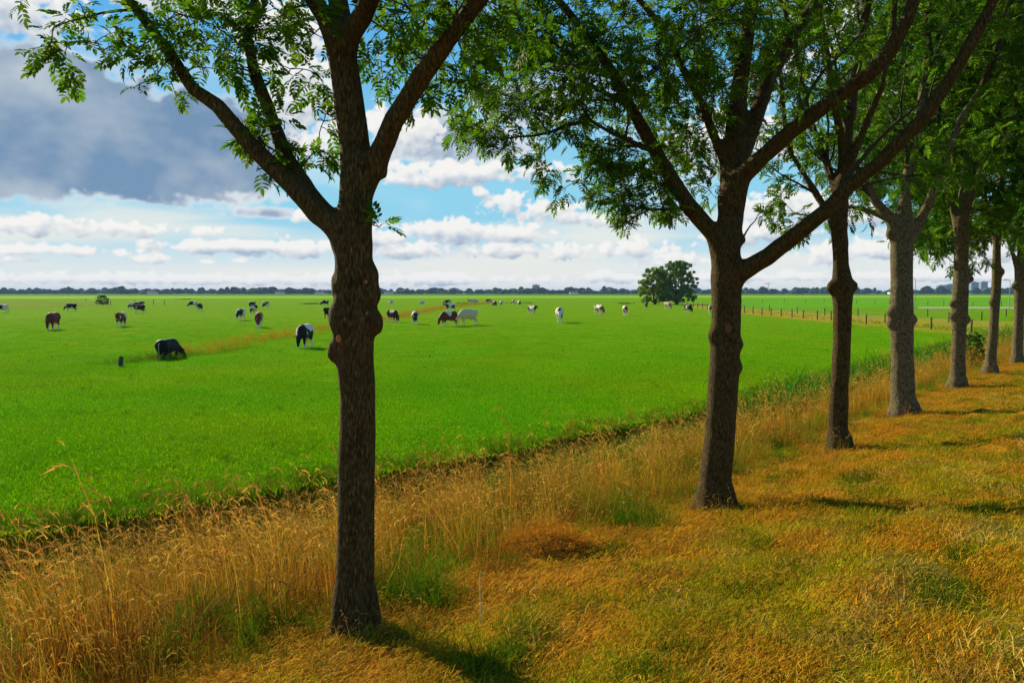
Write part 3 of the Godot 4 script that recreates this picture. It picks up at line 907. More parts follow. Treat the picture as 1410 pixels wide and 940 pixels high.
# ------------------------------------------------------------------ cows
func cow_bones(pose: String) -> Array:
	var b := [
		[Vector3(-0.55, 0.98, 0), Vector3(0.42, 0.95, 0), 0.33, 0.32], [Vector3(-0.25, 0.84, 0), Vector3(0.28, 0.82, 0), 0.31, 0.30],
		[Vector3(-0.74, 1.08, 0.08), Vector3(-0.74, 1.08, -0.08), 0.23, 0.23], [Vector3(-0.62, 1.24, 0.2), Vector3(-0.62, 1.24, -0.2), 0.1, 0.1],
		[Vector3(0.52, 0.9, 0), Vector3(0.6, 0.84, 0), 0.28, 0.22], [Vector3(-0.8, 1.25, 0), Vector3(0.42, 1.27, 0), 0.10, 0.11]]
	for s in [-1.0, 1.0]:
		var step: float = 0.0 if pose == "graze" else 0.12 * s
		b.append_array([
			[Vector3(0.5, 0.8, 0.17 * s), Vector3(0.48 + step * 0.5, 0.42, 0.16 * s), 0.13, 0.062], [Vector3(0.48 + step * 0.5, 0.42, 0.16 * s), Vector3(0.47 + step, 0.08, 0.16 * s), 0.056, 0.046], [Vector3(0.47 + step, 0.06, 0.16 * s), Vector3(0.53 + step, 0.03, 0.16 * s), 0.056, 0.05],
			[Vector3(-0.68, 0.98, 0.17 * s), Vector3(-0.56, 0.62, 0.18 * s), 0.21, 0.11], [Vector3(-0.56, 0.62, 0.18 * s), Vector3(-0.80 - step * 0.5, 0.45, 0.17 * s), 0.10, 0.062], [Vector3(-0.80 - step * 0.5, 0.45, 0.17 * s), Vector3(-0.75 - step, 0.08, 0.17 * s), 0.056, 0.045], [Vector3(-0.75 - step, 0.06, 0.17 * s), Vector3(-0.69 - step, 0.03, 0.17 * s), 0.056, 0.05]])
	if pose == "graze":
		b.append_array([[Vector3(0.55, 1.10, 0), Vector3(0.98, 0.70, 0), 0.22, 0.14], [Vector3(0.55, 0.92, 0), Vector3(0.95, 0.62, 0), 0.16, 0.10], [Vector3(1.0, 0.66, 0), Vector3(1.06, 0.46, 0), 0.125, 0.105], [Vector3(1.06, 0.46, 0), Vector3(1.12, 0.2, 0), 0.10, 0.075]])
	elif pose == "turn":
		b.append_array([[Vector3(0.55, 1.10, 0), Vector3(0.9, 0.68, 0.22), 0.22, 0.14], [Vector3(0.55, 0.92, 0), Vector3(0.86, 0.62, 0.2), 0.16, 0.10], [Vector3(0.92, 0.64, 0.25), Vector3(0.98, 0.44, 0.34), 0.125, 0.105], [Vector3(0.98, 0.44, 0.34), Vector3(1.02, 0.2, 0.4), 0.10, 0.075]])
	else:
		b.append_array([[Vector3(0.52, 1.08, 0), Vector3(0.95, 1.24, 0), 0.23, 0.14], [Vector3(0.55, 0.92, 0), Vector3(0.92, 1.12, 0), 0.17, 0.10], [Vector3(0.98, 1.26, 0), Vector3(1.16, 1.2, 0), 0.125, 0.11], [Vector3(1.16, 1.2, 0), Vector3(1.38, 1.02, 0), 0.10, 0.075]])
	return b

var cow_shapes := {}
func cow(px: float, py: float, facing: float, pose: String, coat: String, label: String, size := 1.0) -> void:
	# facing: 0 looks away from the camera's right hand (to +x), 90 away from the camera, 180 to -x, 270 towards the camera
	if not cow_shapes.has(pose): cow_shapes[pose] = surface_net(cow_bones(pose), 0.042, 0.10)
	var shape: MB = cow_shapes[pose]
	var where := on_level(px, py)
	where.y = pasture_y(to_u(where), to_v(where))
	var root := thing("cow", where, label, "cow", "cows grazing on the pasture")
	root.rotation.y = deg_to_rad(facing)
	root.scale = Vector3.ONE * size
	var b := MB.new()
	b.v = shape.v
	b.n = shape.n
	b.i = shape.i
	var nz := FastNoiseLite.new()
	nz.seed = int(px * 7 + py)
	nz.frequency = 0.85
	nz.fractal_octaves = 2
	var dark := {"black": lin(0.012, 0.011, 0.013), "red": lin(0.13, 0.028, 0.012), "brown": lin(0.05, 0.02, 0.013), "orange": lin(0.26, 0.09, 0.02), "cream": lin(0.62, 0.47, 0.27), "white": lin(0.02, 0.02, 0.022), "mixed": lin(0.16, 0.035, 0.015), "solid": lin(0.010, 0.009, 0.010), "pale": lin(0.35, 0.2, 0.1)}
	var cover := {"black": 0.08, "red": 0.3, "brown": 0.5, "orange": 0.02, "cream": 2.0, "white": -0.18, "mixed": -0.02, "solid": 0.42, "pale": -0.25}
	var dk: Color = dark[coat]
	var light := lin(0.66, 0.58, 0.46)
	var cols := PackedColorArray()
	for p in b.v:
		var q: float = nz.get_noise_3d(p.x, p.y, p.z * 0.8) + cover[coat]
		if p.y < 0.5: q -= (0.5 - p.y) * 1.6
		if p.x > 0.75: q += 0.28
		if p.y < 0.66 and absf(p.z) < 0.3 and p.x < 0.5: q -= 0.25
		cols.append(light.lerp(dk, smoothstep(-0.02, 0.02, q)))
	b.c = cols
	part("body", b.mesh(M.hide), root)
	# ears, tail and udder
	var head := Vector3(0.98, 0.72, 0)
	var along := Vector3(0.1, -0.4, 0)
	if pose == "turn": head = Vector3(0.89, 0.70, 0.24)
	if pose == "walk": head = Vector3(0.97, 1.33, 0)
	for s in [-1.0, 1.0]:
		var e := MB.new()
		var o := head + Vector3(-0.02, 0.0, 0.09 * s)
		e.tube(PackedVector3Array([o, o + Vector3(-0.02, 0.02, 0.08 * s), o + Vector3(-0.03, 0.0, 0.19 * s)]), PackedFloat32Array([0.025, 0.05, 0.008]), 6, dk)
		part("ear", e.mesh(M.hide), root)
	var tl := MB.new()
	tl.tube(PackedVector3Array([Vector3(-0.88, 1.24, 0), Vector3(-1.0, 1.1, 0.01), Vector3(-1.02, 0.8, 0.02), Vector3(-1.0, 0.55, 0.03), Vector3(-1.0, 0.42, 0.04), Vector3(-1.0, 0.32, 0.04)]), PackedFloat32Array([0.04, 0.028, 0.022, 0.02, 0.045, 0.015]), 6, light.lerp(dk, 0.5) if coat != "cream" else dk)
	part("tail", tl.mesh(M.hide), root)
	var ud := SphereMesh.new()
	ud.radius = 0.16
	ud.height = 0.26
	ud.radial_segments = 12
	ud.rings = 6
	ud.material = M.udder
	var u := part("udder", ud, root)
	u.position = Vector3(-0.38, 0.56, 0)
	u.scale = Vector3(1.2, 1.0, 0.9)

func make_cows() -> void:
	rng.seed = 900
	cow(232, 493, 84, "turn", "solid", "mostly black cow with its legs hidden in the old ditch", 0.9)
	cow(419, 478.5, 267, "graze", "black", "large black and white cow grazing head-on beside the dry grass strip", 1.03)
	cow(72, 454, 282, "graze", "red", "red-brown cow with pale flank grazing in open pasture, dark shadow beside it", 1.12)
	cow(166, 449.5, 280, "walk", "red", "red-brown cow standing with its head raised", 1.0)
	cow(356, 451, 286, "graze", "red", "dark red cow grazing face-on behind the dry grass strip", 1.05)
	cow(331, 441, 268, "graze", "white", "white-backed cow with black sides near the dark red cow", 1.0)
	cow(97, 428.5, 190, "graze", "solid", "all-black cow grazing alone before the round ditch bush", 1.0)
	cow(191, 431, 180, "walk", "brown", "dark brown cow standing side-on in front of two others", 1.0)
	cow(183, 425.5, 170, "graze", "black", "black and white cow grazing just behind the dark brown one", 1.0)
	cow(193, 424, 80, "walk", "brown", "dark cow seen from behind, in the cluster near the ditch bush", 1.0)
	cow(265, 423.5, 180, "graze", "black", "small distant black and white cow standing side-on beside a black one", 1.0)
	cow(275, 428, 95, "graze", "solid", "black cow seen from behind, beside a black and white one", 1.0)
	cow(349, 431.5, 265, "graze", "black", "black and white cow grazing face-on with a black cow right behind it", 1.0)
	cow(347, 425, 80, "walk", "solid", "black cow standing right behind a face-on black and white cow", 1.0)
	cow(366, 424.5, 250, "graze", "white", "small pale cow in the open behind the black pair", 1.0)
	cow(447, 421, 200, "graze", "solid", "distant black cow beside the first tree's trunk", 1.0)
	cow(451.5, 438, 260, "walk", "solid", "black cow half hidden by the first tree's knobbly trunk", 1.0)
	cow(1, 431, 200, "walk", "black", "black and white cow cut off at the pasture's edge", 1.0)
	cow(541, 443.5, 311, "graze", "brown", "dark brown cow grazing just past the first trunk", 1.0)
	cow(571.5, 446, 275, "graze", "white", "white cow with black head and sides grazing face-on", 1.0)
	cow(617, 449, 224, "graze", "red", "glossy red-brown cow grazing nose to nose with the cream cow", 1.08)
	cow(644, 447.5, 214, "graze", "cream", "big cream-coloured cow grazing beside the red-brown cow", 1.16)
	cow(620, 428, 205, "walk", "white", "white and black cow right behind the red-brown cow", 1.0)
	cow(616, 420, 190, "graze", "solid", "distant black cow at the end of the dry grass strip", 1.0)
	cow(538, 420, 260, "graze", "pale", "tiny pale cow far out in the pasture", 1.0)
	cow(581, 421, 250, "graze", "pale", "tiny pale fawn cow far out beside the dry grass strip", 1.0)
	cow(649, 418.5, 200, "walk", "pale", "far white cow in a pair at the strip's end", 1.0)
	cow(654, 418.5, 330, "graze", "white", "far white and dark cow in a pair at the strip's end", 1.0)
	cow(673, 418.5, 185, "graze", "black", "far black and white cow overlapping a black one", 1.0)
	cow(681, 422.5, 290, "graze", "solid", "far black cow overlapping a black and white one", 1.0)
	cow(690, 421, 265, "graze", "white", "far white cow with dark face, alone right of the overlapping pair", 1.0)
	cow(707, 418.5, 270, "walk", "pale", "far pale cow facing the trees beside a small black one", 1.0)
	cow(715, 421, 280, "graze", "black", "far small black and white cow beside a pale one", 1.0)
	cow(733, 433, 302, "walk", "black", "black and white cow with its head raised, alone in mid pasture", 1.0)
	cow(770.5, 444, 267, "graze", "white", "white cow with a black face walking head down towards the trees", 1.2)
	cow(825.5, 433.5, 297, "graze", "orange", "orange and white cow grazing in front of the lone tree clump", 1.1)
	cow(861, 434.5, 263, "graze", "mixed", "red and white cow grazing face-on beside the orange one", 1.05)
	cow(890, 424, 262, "graze", "brown", "small dark brown cow at the foot of the tree clump", 1.0)
	cow(920, 425.5, 294, "graze", "pale", "white cow grazing at the foot of the tree clump by the fence", 1.05)
	cow(948, 430.5, 288, "graze", "solid", "black cow grazing beside the second trunk before the fence", 1.05)
	cow(980, 433.5, 240, "walk", "white", "white cow half hidden behind the second tree's trunk", 1.05)


# ------------------------------------------------------------------ grasses
func blade(b: MB, o: Vector3, az: float, h: float, w: float, lean: float, col: Color, segs := 3, droop := 0.0) -> Vector3:
	# a flat blade that leans and bends over; returns its tip
	var d := Vector3(cos(az), 0, sin(az))
	var s := Vector3(-d.z, 0, d.x).rotated(Vector3.UP, rr(-0.9, 0.9))
	var prev := o
	var pw := w
	var base := b.v.size()
	b.v.append(prev - s * pw); b.v.append(prev + s * pw); b.c.append(col); b.c.append(col)
	for k in segs:
		var t := (k + 1.0) / segs
		var p := o + d * (lean * h * t * t) + Vector3.UP * h * (t - droop * t * t * t * 0.6)
		if k == segs - 1:
			b.v.append(p); b.c.append(col)
			var e := b.v.size() - 1
			b.i.append_array(PackedInt32Array([e - 2, e, e - 1]))
		else:
			pw = w * (1.0 - t * 0.75)
			b.v.append(p - s * pw); b.v.append(p + s * pw); b.c.append(col); b.c.append(col)
			var e := b.v.size() - 1
			b.i.append_array(PackedInt32Array([e - 3, e - 1, e - 2, e - 2, e - 1, e]))
		prev = p
	return prev

func seed_head(b: MB, p: Vector3, az: float, l: float, w: float, col: Color) -> void:
	# a slim panicle that goes on from the stem and nods over
	var nod := rr(0.15, 0.8)
	var d := Vector3(cos(az), 0, sin(az))
	var side := Vector3(-d.z, 0, d.x)
	for k in 6:
		var t := k / 6.0
		var o := p + d * l * (0.35 * t + 0.4 * t * t) + Vector3.UP * l * (0.85 * t - nod * t * t)
		var along := (d * (0.35 + 0.8 * t) + Vector3.UP * (0.85 - 2.0 * nod * t)).normalized()
		var q := o + (along + side * rr(-0.35, 0.35) + Vector3.UP * rr(-0.25, 0.25)).normalized() * l * 0.36
		var s := side.rotated(along, rr(-1.5, 1.5)) * w
		b.tri(o - s, q, o + s, col)

func tall_clump(kind: int, sd: int) -> ArrayMesh:
	rng.seed = sd
	var b := MB.new()
	# stems with heads, and leaf blades
	var n := 38
	for k in n:
		var a := rr(0, TAU)
		var r := sqrt(rng.randf()) * 0.2
		var o := Vector3(cos(a) * r, -0.03, sin(a) * r)
		var lean_az := rr(0, TAU) if rng.randf() < 0.55 else PI + rr(-1.2, 1.2)
		var w := rr(0.5, 1.4)
		if kind == 0 or (kind == 1 and k % 3 == 0):
			# golden stems with seed heads
			if k % 2 == 0:
				var col := lin(0.50 * w, 0.29 * w * rr(0.8, 1.15), 0.025 * w)
				var h := rr(0.4, 0.9)
				var tip := blade(b, o, lean_az, h, 0.003, rr(0.1, 0.6), col, 3, rr(0.0, 0.2))
				seed_head(b, tip - Vector3(0, 0.01, 0), lean_az, rr(0.06, 0.15), rr(0.003, 0.005), lin(0.62 * w, 0.39 * w * rr(0.8, 1.15), 0.06 * w))
			else:
				blade(b, o, rr(0, TAU), rr(0.25, 0.5), rr(0.002, 0.0035), rr(0.2, 0.9), lin(0.40 * w, 0.25 * w, 0.02 * w), 3, rr(0.1, 0.6))
		elif kind == 1:
			# rusty mat of fallen stems
			blade(b, o, rr(0, TAU), rr(0.18, 0.45), rr(0.002, 0.0035), rr(0.4, 1.5), lin(0.33 * w, 0.085 * w, 0.010 * w), 3, rr(0.2, 0.7))
		elif kind == 2:
			# green grass among the dry
			blade(b, o, rr(0, TAU), rr(0.22, 0.5), rr(0.003, 0.005), rr(0.2, 0.9), lin(0.11 * w * rr(0.8, 1.5), 0.21 * w, 0.008 * w), 3, rr(0.1, 0.6))
		elif kind == 3:
			# reeds and coarse green sedge
			blade(b, o * 1.3, rr(0, TAU), rr(0.55, 1.1), rr(0.006, 0.011), rr(0.15, 0.7), lin(0.06 * w, 0.20 * w, 0.012 * w), 4, rr(0.1, 0.5))
	return b.mesh(M.grass)

func stubble(kind: int, sd: int) -> ArrayMesh:
	rng.seed = sd
	var b := MB.new()
	for k in 90:
		var a := rr(0, TAU)
		var r := sqrt(rng.randf()) * 0.26
		var o := Vector3(cos(a) * r, -0.008, sin(a) * r)
		var w := rr(0.45, 1.45)
		if kind == 0:      # short yellow-green turf
			blade(b, o, rr(0, TAU), rr(0.015, 0.05), rr(0.0018, 0.0034), rr(0.3, 1.4), lin(0.35 * w * rr(0.7, 1.4), 0.34 * w, 0.010 * w), 2, 0.2)
		elif kind == 1:    # orange-brown cut grass lying about
			straw(b, o, rr(0.04, 0.11), rr(0.0014, 0.0028), lin(0.62 * w, 0.31 * w * rr(0.75, 1.25), 0.018 * w), 0.028)
		elif kind == 2:    # pale hay
			straw(b, o, rr(0.06, 0.2), rr(0.0013, 0.0024), lin(0.56 * w, 0.38 * w, 0.07 * w), 0.03)
		elif kind == 3:    # green tuft
			blade(b, o * 0.6, rr(0, TAU), rr(0.03, 0.08), rr(0.002, 0.004), rr(0.3, 1.2), lin(0.13 * w, 0.20 * w, 0.006 * w), 2, 0.3)
		elif kind == 4:    # pasture turf
			blade(b, o * 1.9, rr(0, TAU), rr(0.03, 0.07), rr(0.004, 0.007), rr(0.2, 1.0), lin(0.18 * w * rr(0.6, 1.5), 0.45 * w, 0.003 * w), 2, 0.3)
	return b.mesh(M.grass)

func straw(b: MB, o: Vector3, l: float, w: float, col: Color, lift: float) -> void:
	var a := rr(0, TAU) if rng.randf() < 0.35 else rr(-0.5, 0.5)   # mostly raked one way
	var d := Vector3(cos(a), rr(-0.12, 0.22), sin(a)).normalized()
	var s := Vector3(-sin(a), rr(-0.5, 0.5), cos(a)).normalized() * w
	var p := o + Vector3.UP * rr(0.0, lift)
	var m := p + d * l * 0.5 + Vector3.UP * rr(0.0, 0.02)
	var q := p + d * l + Vector3.UP * rr(-0.03, 0.01)
	b.tri(p - s, m, p + s, col)
	b.tri(m - s, q, m + s, col)
	b.tri(p - s, m - s, m + s, col)

func scatter(called: String, m: Mesh, spots: Array, label: String, category := "grass") -> void:
	# spots: [position, scale, tint, tilt to the ground's slope]
	if spots.is_empty(): return
	var where := []
	var tints := PackedColorArray()
	for s in spots:
		var turn := Basis(Vector3.UP, rr(-1.0, 1.0) if called.begins_with("tall") else rr(0, TAU))
		if called in ["cut_grass", "pale_hay"]: turn = Basis(Vector3.UP, atan2(ROW_COS, ROW_SIN) + rr(-0.4, 0.4))
		var lean := Basis(Vector3(rr(-1, 1), 0, rr(-1, 1)).normalized(), absf(rng.randfn(0.0, 0.24 if called.begins_with("tall") else 0.07)))
		where.append(Transform3D(lean * turn * Basis.from_scale(Vector3(s[1], s[1] * rr(0.7, 1.3), s[1])), s[0]))
		tints.append(s[2])
	tag(copies(called, m, where, tints), label, category, "", "stuff")

func tint() -> Color:
	var w := rr(0.8, 1.2)
	return Color(w * rr(0.92, 1.08), w, w)

func make_grass() -> void:
	var gold := [tall_clump(0, 1), tall_clump(0, 2)]
	var rust := tall_clump(1, 3)
	var green := tall_clump(2, 4)
	var reed := tall_clump(3, 5)
	rng.seed = 77
	var lists := {"gold0": [], "gold1": [], "rust": [], "green": [], "reed": []}
	# the unmown strip between the trees and the ditch
	var u := -0.5
	while u < 60.0:
		var dens := 34.0 if u < 14.0 else (24.0 if u < 30.0 else 10.0)
		var cell := 0.5
		var v := 4.05
		while v < 11.0:
			var nn := dens * cell * cell
			var cnt := int(nn) + (1 if rng.randf() < nn - int(nn) else 0)
			for k in cnt:
				var pu := u + rr(0, cell)
				var pv := v + rr(0, cell)
				var edge := 4.12 + noise_b.get_noise_2d(pu * 2.2, 4.0) * 0.5 + (0.35 if pu > 6.0 else 0.0)
				var ve := eff(pu, pv)
				if pv < edge or ve > 8.6: continue
				var p := ground_at(pu, pv)
				if not seen(p + Vector3(0, 0.3, 0), 110.0): continue
				var a := noise_a.get_noise_2d(pu * 1.1, pv * 1.1)
				var c := noise_b.get_noise_2d(pu * 1.3 + 40.0, pv * 1.3)
				var sz := (rr(0.5, 1.0) + 0.5 * noise_a.get_noise_2d(pu * 2.1, pv * 2.1)) * (0.62 if pv < edge + 0.5 else 1.0)
				if ve > 7.9:
					c += 0.3
					sz *= 0.75
				if pu > 4.5: c += 0.08
				else: a += 0.12
				if c > 0.12 + rr(-0.12, 0.12) or (pv < edge + 0.35 and c > 0.0): lists.green.append([p, sz, tint()])
				elif a > 0.02 + rr(-0.15, 0.15): lists.rust.append([p, sz * 1.1, tint()])
				else: lists["gold%d" % rng.randi_range(0, 1)].append([p, sz, tint() * (0.9 + 0.5 * noise_b.get_noise_2d(pu * 1.9, pv * 1.9 + 60.0))])
			v += cell
		u += 0.5
	# the ditch's far lip and its bottom
	for k in 5200:
		var pu := pow(rng.randf(), 1.5) * 70.0
		var pv := (rr(10.1, 10.45) if rng.randf() < 0.6 else rr(10.3, 11.2)) if rng.randf() < 0.55 else rr(8.5, 9.95)
		if pv > 10.0: pv += lip(pu) - EDGE_V
		else: pv = ROW_V + (pv - ROW_V) * (lip(pu) - ROW_V) / (EDGE_V - ROW_V)
		var p := ground_at(pu, pv)
		if not seen(p, 60.0): continue
		if noise_a.get_noise_2d(pu * 0.9, 17.0) > -0.45 or pv < 10.4:
			lists.green.append([p, rr(0.22, 0.6) if eff(pu, pv) > 10.0 else rr(0.6, 1.2), Color(0.85, 0.9, 0.7) * rr(0.7, 1.1)])
		if rng.randf() < 0.02: lists.gold0.append([p, rr(0.5, 0.8), tint()])
	# reeds in the ditch beyond the third tree
	for k in 900:
		var pu := rr(17.0, 60.0)
		var pv := 7.9 + rng.randfn(0.0, 0.55)
		if noise_b.get_noise_2d(pu * 0.5, 3.0) < -0.1: continue
		pv = clampf(pv, 6.9, 9.2)
		lists.reed.append([ground_at(pu, ROW_V + (pv - ROW_V) * (lip(pu) - ROW_V) / (EDGE_V - ROW_V)), rr(0.9, 1.5), tint()])
	for k in 160:
		lists.reed.append([ground_at(rr(9.0, 19.0), rr(8.2, 9.4)), rr(0.4, 0.8), tint()])
	# rank green tufts left standing in and beside the unmown strip
	for q in [[862, 712, 0.95, 0.32], [575, 815, 1.15, 0.35], [1045, 600, 0.9, 0.4], [905, 640, 0.7, 0.45], [300, 850, 1.1, 0.45], [770, 690, 0.75, 0.4], [150, 780, 0.7, 0.5], [640, 720, 0.7, 0.4], [60, 860, 1.0, 0.5], [400, 770, 0.8, 0.4], [700, 640, 0.4, 0.5]]:
		var c := on_level(q[0], q[1], q[2])
		for k in 22:
			var p := ground_at(to_u(c) + rng.randfn(0.0, q[3] * 0.6), to_v(c) + rng.randfn(0.0, q[3] * 0.5))
			lists["green" if k % 7 else "rust"].append([p, rr(0.45, 1.0), Color(0.75, 0.9, 0.7) * rr(0.7, 1.1)])
	# dark rusty weeds
	for q in [[375, 745, 0.8], [130, 900, 1.0], [250, 720, 0.5], [690, 690, 0.75], [560, 700, 0.7]]:
		var c := on_level(q[0], q[1], q[2])
		for k in 16:
			lists.rust.append([ground_at(to_u(c) + rng.randfn(0.0, 0.3), to_v(c) + rng.randfn(0.0, 0.3)), rr(0.9, 1.6), Color(0.7, 0.55, 0.6) * rr(0.7, 1.1)])
	for t in trees:
		for k in 26:
			var w := rr(0, TAU)
			var r := rr(0.2, 0.5)
			var p := ground_at(t[0] + cos(w) * r, ROW_V + sin(w) * r)
			lists[["rust", "green", "gold0"][k % 3]].append([p, rr(0.18, 0.42), tint()])
	scatter("tall_dry_grass", gold[0], lists.gold0, "golden seed-headed dry grass between the trees and the ditch")
	scatter("tall_dry_grass", gold[1], lists.gold1, "golden dry grass stems mixed through the unmown strip")
	scatter("tall_rusty_grass", rust, lists.rust, "rust-brown matted grass patches in the unmown strip")
	scatter("tall_green_grass", green, lists.green, "green grass along the ditch and between the dry stems")
	scatter("tall_reeds", reed, lists.reed, "tall green reeds standing in the ditch behind the trunks", "reeds")
	# the mown bank
	var turf := stubble(0, 21)
	var cut := stubble(1, 22)
	var hay := stubble(2, 23)
	var tuft := stubble(3, 24)
	rng.seed = 78
	var l := [[], [], [], []]
	u = -1.0
	while u < 45.0:
		var v := -0.6
		var dens := 190.0 if u < 7.0 else (120.0 if u < 14.0 else 45.0)
		while v < 4.8:
			var nn := dens * 0.25
			for k in int(nn) + (1 if rng.randf() < nn - int(nn) else 0):
				var pu := u + rr(0, 0.5)
				var pv := v + rr(0, 0.5)
				var p := ground_at(pu, pv)
				if not seen(p, 50.0): continue
				var a := noise_a.get_noise_2d(pu * 0.9 + 9.0, pv * 1.5)
				var c := noise_b.get_noise_2d(pu * 0.8, pv * 1.8 + 30.0)
				var near_row := exp(-pow((pv - 3.6) / 0.8, 2.0))
				var pick := 0
				if a + near_row * 0.4 > 0.26 + rr(-0.25, 0.25): pick = 1
				if pick == 0 and c > 0.3 + rr(-0.1, 0.15): pick = 3
				if pv < 1.5 and noise_b.get_noise_2d(pu * 0.7, pv * 2.0) > 0.15 + rr(-0.1, 0.3): pick = 2
				if rng.randf() < 0.025: pick = 2
				l[pick].append([p, rr(0.55, 1.25), tint() * (0.85 + 0.5 * noise_a.get_noise_2d(pu * 1.7, pv * 1.7))])
			v += 0.5
		u += 0.5
	scatter("mown_turf", turf, l[0], "short yellow-green mown turf on the dike bank")
	scatter("cut_grass", cut, l[1], "orange-brown cut grass lying over the mown bank")
	scatter("pale_hay", hay, l[2], "pale hay stalks strewn on the upper bank", "hay")
	scatter("green_tuft", tuft, l[3], "low green tufts growing back through the mown bank")
	# the near pasture's turf
	var sward := stubble(4, 25)
	rng.seed = 79
	var sp := []
	for k in 110000:
		var z := 9.0 + 96.0 * pow(rng.randf(), 1.15)
		var x := rr(-0.75, 0.75) * z
		var p := Vector3(x, 0, -z)
		if to_v(p) < lip(to_u(p)) + 0.05: continue
		if rng.randf() > 1.1 - z / 95.0: continue
		p.y = pasture_y(to_u(p), to_v(p))
		if not seen(p, 20.0): continue
		var w := 1.0 + 0.15 * noise_b.get_noise_2d(p.x * 0.9, p.z * 0.9) + 0.12 * noise_a.get_noise_2d(p.x * 0.12, p.z * 0.09)
		var dry := 1.0 + 0.45 * noise_b.get_noise_2d(p.x * 0.16 + 70.0, p.z * 0.1)
		sp.append([p, rr(0.7, 1.4), Color(w * rr(0.85, 1.15) * dry, w, w)])
	scatter("pasture_turf", sward, sp, "short bright green turf of the near pasture")
	print("sward ", sp.size(), " mown ", l[0].size() + l[1].size() + l[2].size() + l[3].size(), " tall ", lists.gold0.size() + lists.gold1.size() + lists.rust.size() + lists.green.size())
	# tussocks, dry spots and the dry strip of the old ditch in the pasture
	sp = []
	var spots := []
	for k in 70:
		spots.append([on_level(rr(-20, 1330), 412.0 + 150.0 * pow(rng.randf(), 1.6)), rr(0.12, 0.3), Color(2.6, 1.0, 0.8)])
	for q in spots.slice(0, 70):
		for k in 5:
			spots.append([q[0] + Vector3(rr(-0.9, 0.9), 0, rr(-0.5, 0.5)), rr(0.1, 0.25), q[2]])
	scatter("dry_patch", green, spots.filter(func(q): return to_v(q[0]) > 13.5), "small scorched orange patches on the grazed pasture")
	for k in 1300:
		var p := on_level(rr(-20, 1430), 408.0 + 230.0 * pow(rng.randf(), 1.3))
		if to_v(p) < 13.0 or noise_a.get_noise_2d(p.x * 0.13, p.z * 0.13) < -0.1: continue
		p.y = pasture_y(to_u(p), to_v(p))
		sp.append([p, rr(0.18, 0.5), Color(0.5, 0.62, 0.5)])
	scatter("tussock", green, sp, "scattered darker tussocks on the grazed pasture")
	sp = []
	var dry := []
	var line := [[166, 500, 1.2], [255, 487, 2.0], [330, 473, 2.4], [460, 451, 2.2], [540, 438, 2.4], [605, 424, 2.6], [680, 416.5, 4.0]]
	for k in line.size() - 1:
		var a := on_level(line[k][0], line[k][1])
		var b := on_level(line[k + 1][0], line[k + 1][1])
		for q in int(a.distance_to(b) * 15.0):
			var t := rng.randf()
			var p := a.lerp(b, t) + Vector3(rng.randfn(0.0, 0.4) * lerpf(line[k][2], line[k + 1][2], t), 0, 0)
			if k == 0 and rng.randf() < 0.75:
				sp.append([p, rr(0.5, 0.8), Color(0.8, 0.8, 0.7)])
			elif k > 0: dry.append([p, rr(0.35, 0.7), Color(1.0, 1.0, 0.6) * rr(0.8, 1.1)])
	for k in 46:
		sp.append([on_level(rr(214, 252), rr(492, 497)), rr(0.6, 1.0), Color(0.9, 0.9, 0.6)])
	scatter("strip_dry_grass", gold[1], dry, "orange dry grass growing along the old ditch across the pasture")
	for q in [[430, 418.5, 16], [640, 418.0, 14], [715, 417.5, 30], [860, 418.0, 12], [255, 412.0, 16]]:
		for k in 60:
			sp.append([on_level(q[0] + rng.randfn(0, 0.5) * q[2], q[1] + rr(-0.3, 0.5)), rr(1.0, 1.6), Color(0.45, 0.5, 0.45)])
	for k in 900:
		# rough growth under the wire fences
		var t := rng.randf()
		var p := on_level(lerpf(960.0, 1400.0, t), lerpf(421.0, 461.0, pow(t, 0.9)) + rr(-3.0, 2.0))
		sp.append([p, rr(0.3, 0.7), Color(1.6, 1.0, 0.8)])
	scatter("rough_grass", green, sp, "rough darker grass along the old ditch and fences")


# ------------------------------------------------------------------ fences, heap, bush, posts
func fence(label: String, tops: Array, height: float, wires: Array) -> void:
	# tops: photo pixels where each post meets the ground
	var first := on_level(tops[0][0], tops[0][1])
	var root := thing("wire_fence", first, label, "fence", "wire fences beyond the pasture")
	var pts := []
	for q in tops:
		var p := on_level(q[0], q[1]) - first
		pts.append(p)
		var b := MB.new()
		var lean := Vector3(rr(-0.06, 0.06), height * rr(0.92, 1.08), rr(-0.06, 0.06))
		b.tube(PackedVector3Array([p + Vector3(0, -0.2, 0), p + lean * 0.5, p + lean * 0.96, p + lean]), PackedFloat32Array([0.075, 0.07, 0.068, 0.05]), 8)
		part("post", b.mesh(M.post), root)
	for w in wires:
		var b := MB.new()
		for k in pts.size() - 1:
			var a: Vector3 = pts[k] + Vector3(0, height * w, 0)
			var c: Vector3 = pts[k + 1] + Vector3(0, height * w, 0)
			b.tube(PackedVector3Array([a, (a + c) * 0.5 - Vector3(0, 0.05, 0), c]), PackedFloat32Array([0.008, 0.008, 0.008]), 4)
		part("wire", b.mesh(M.wire), root)

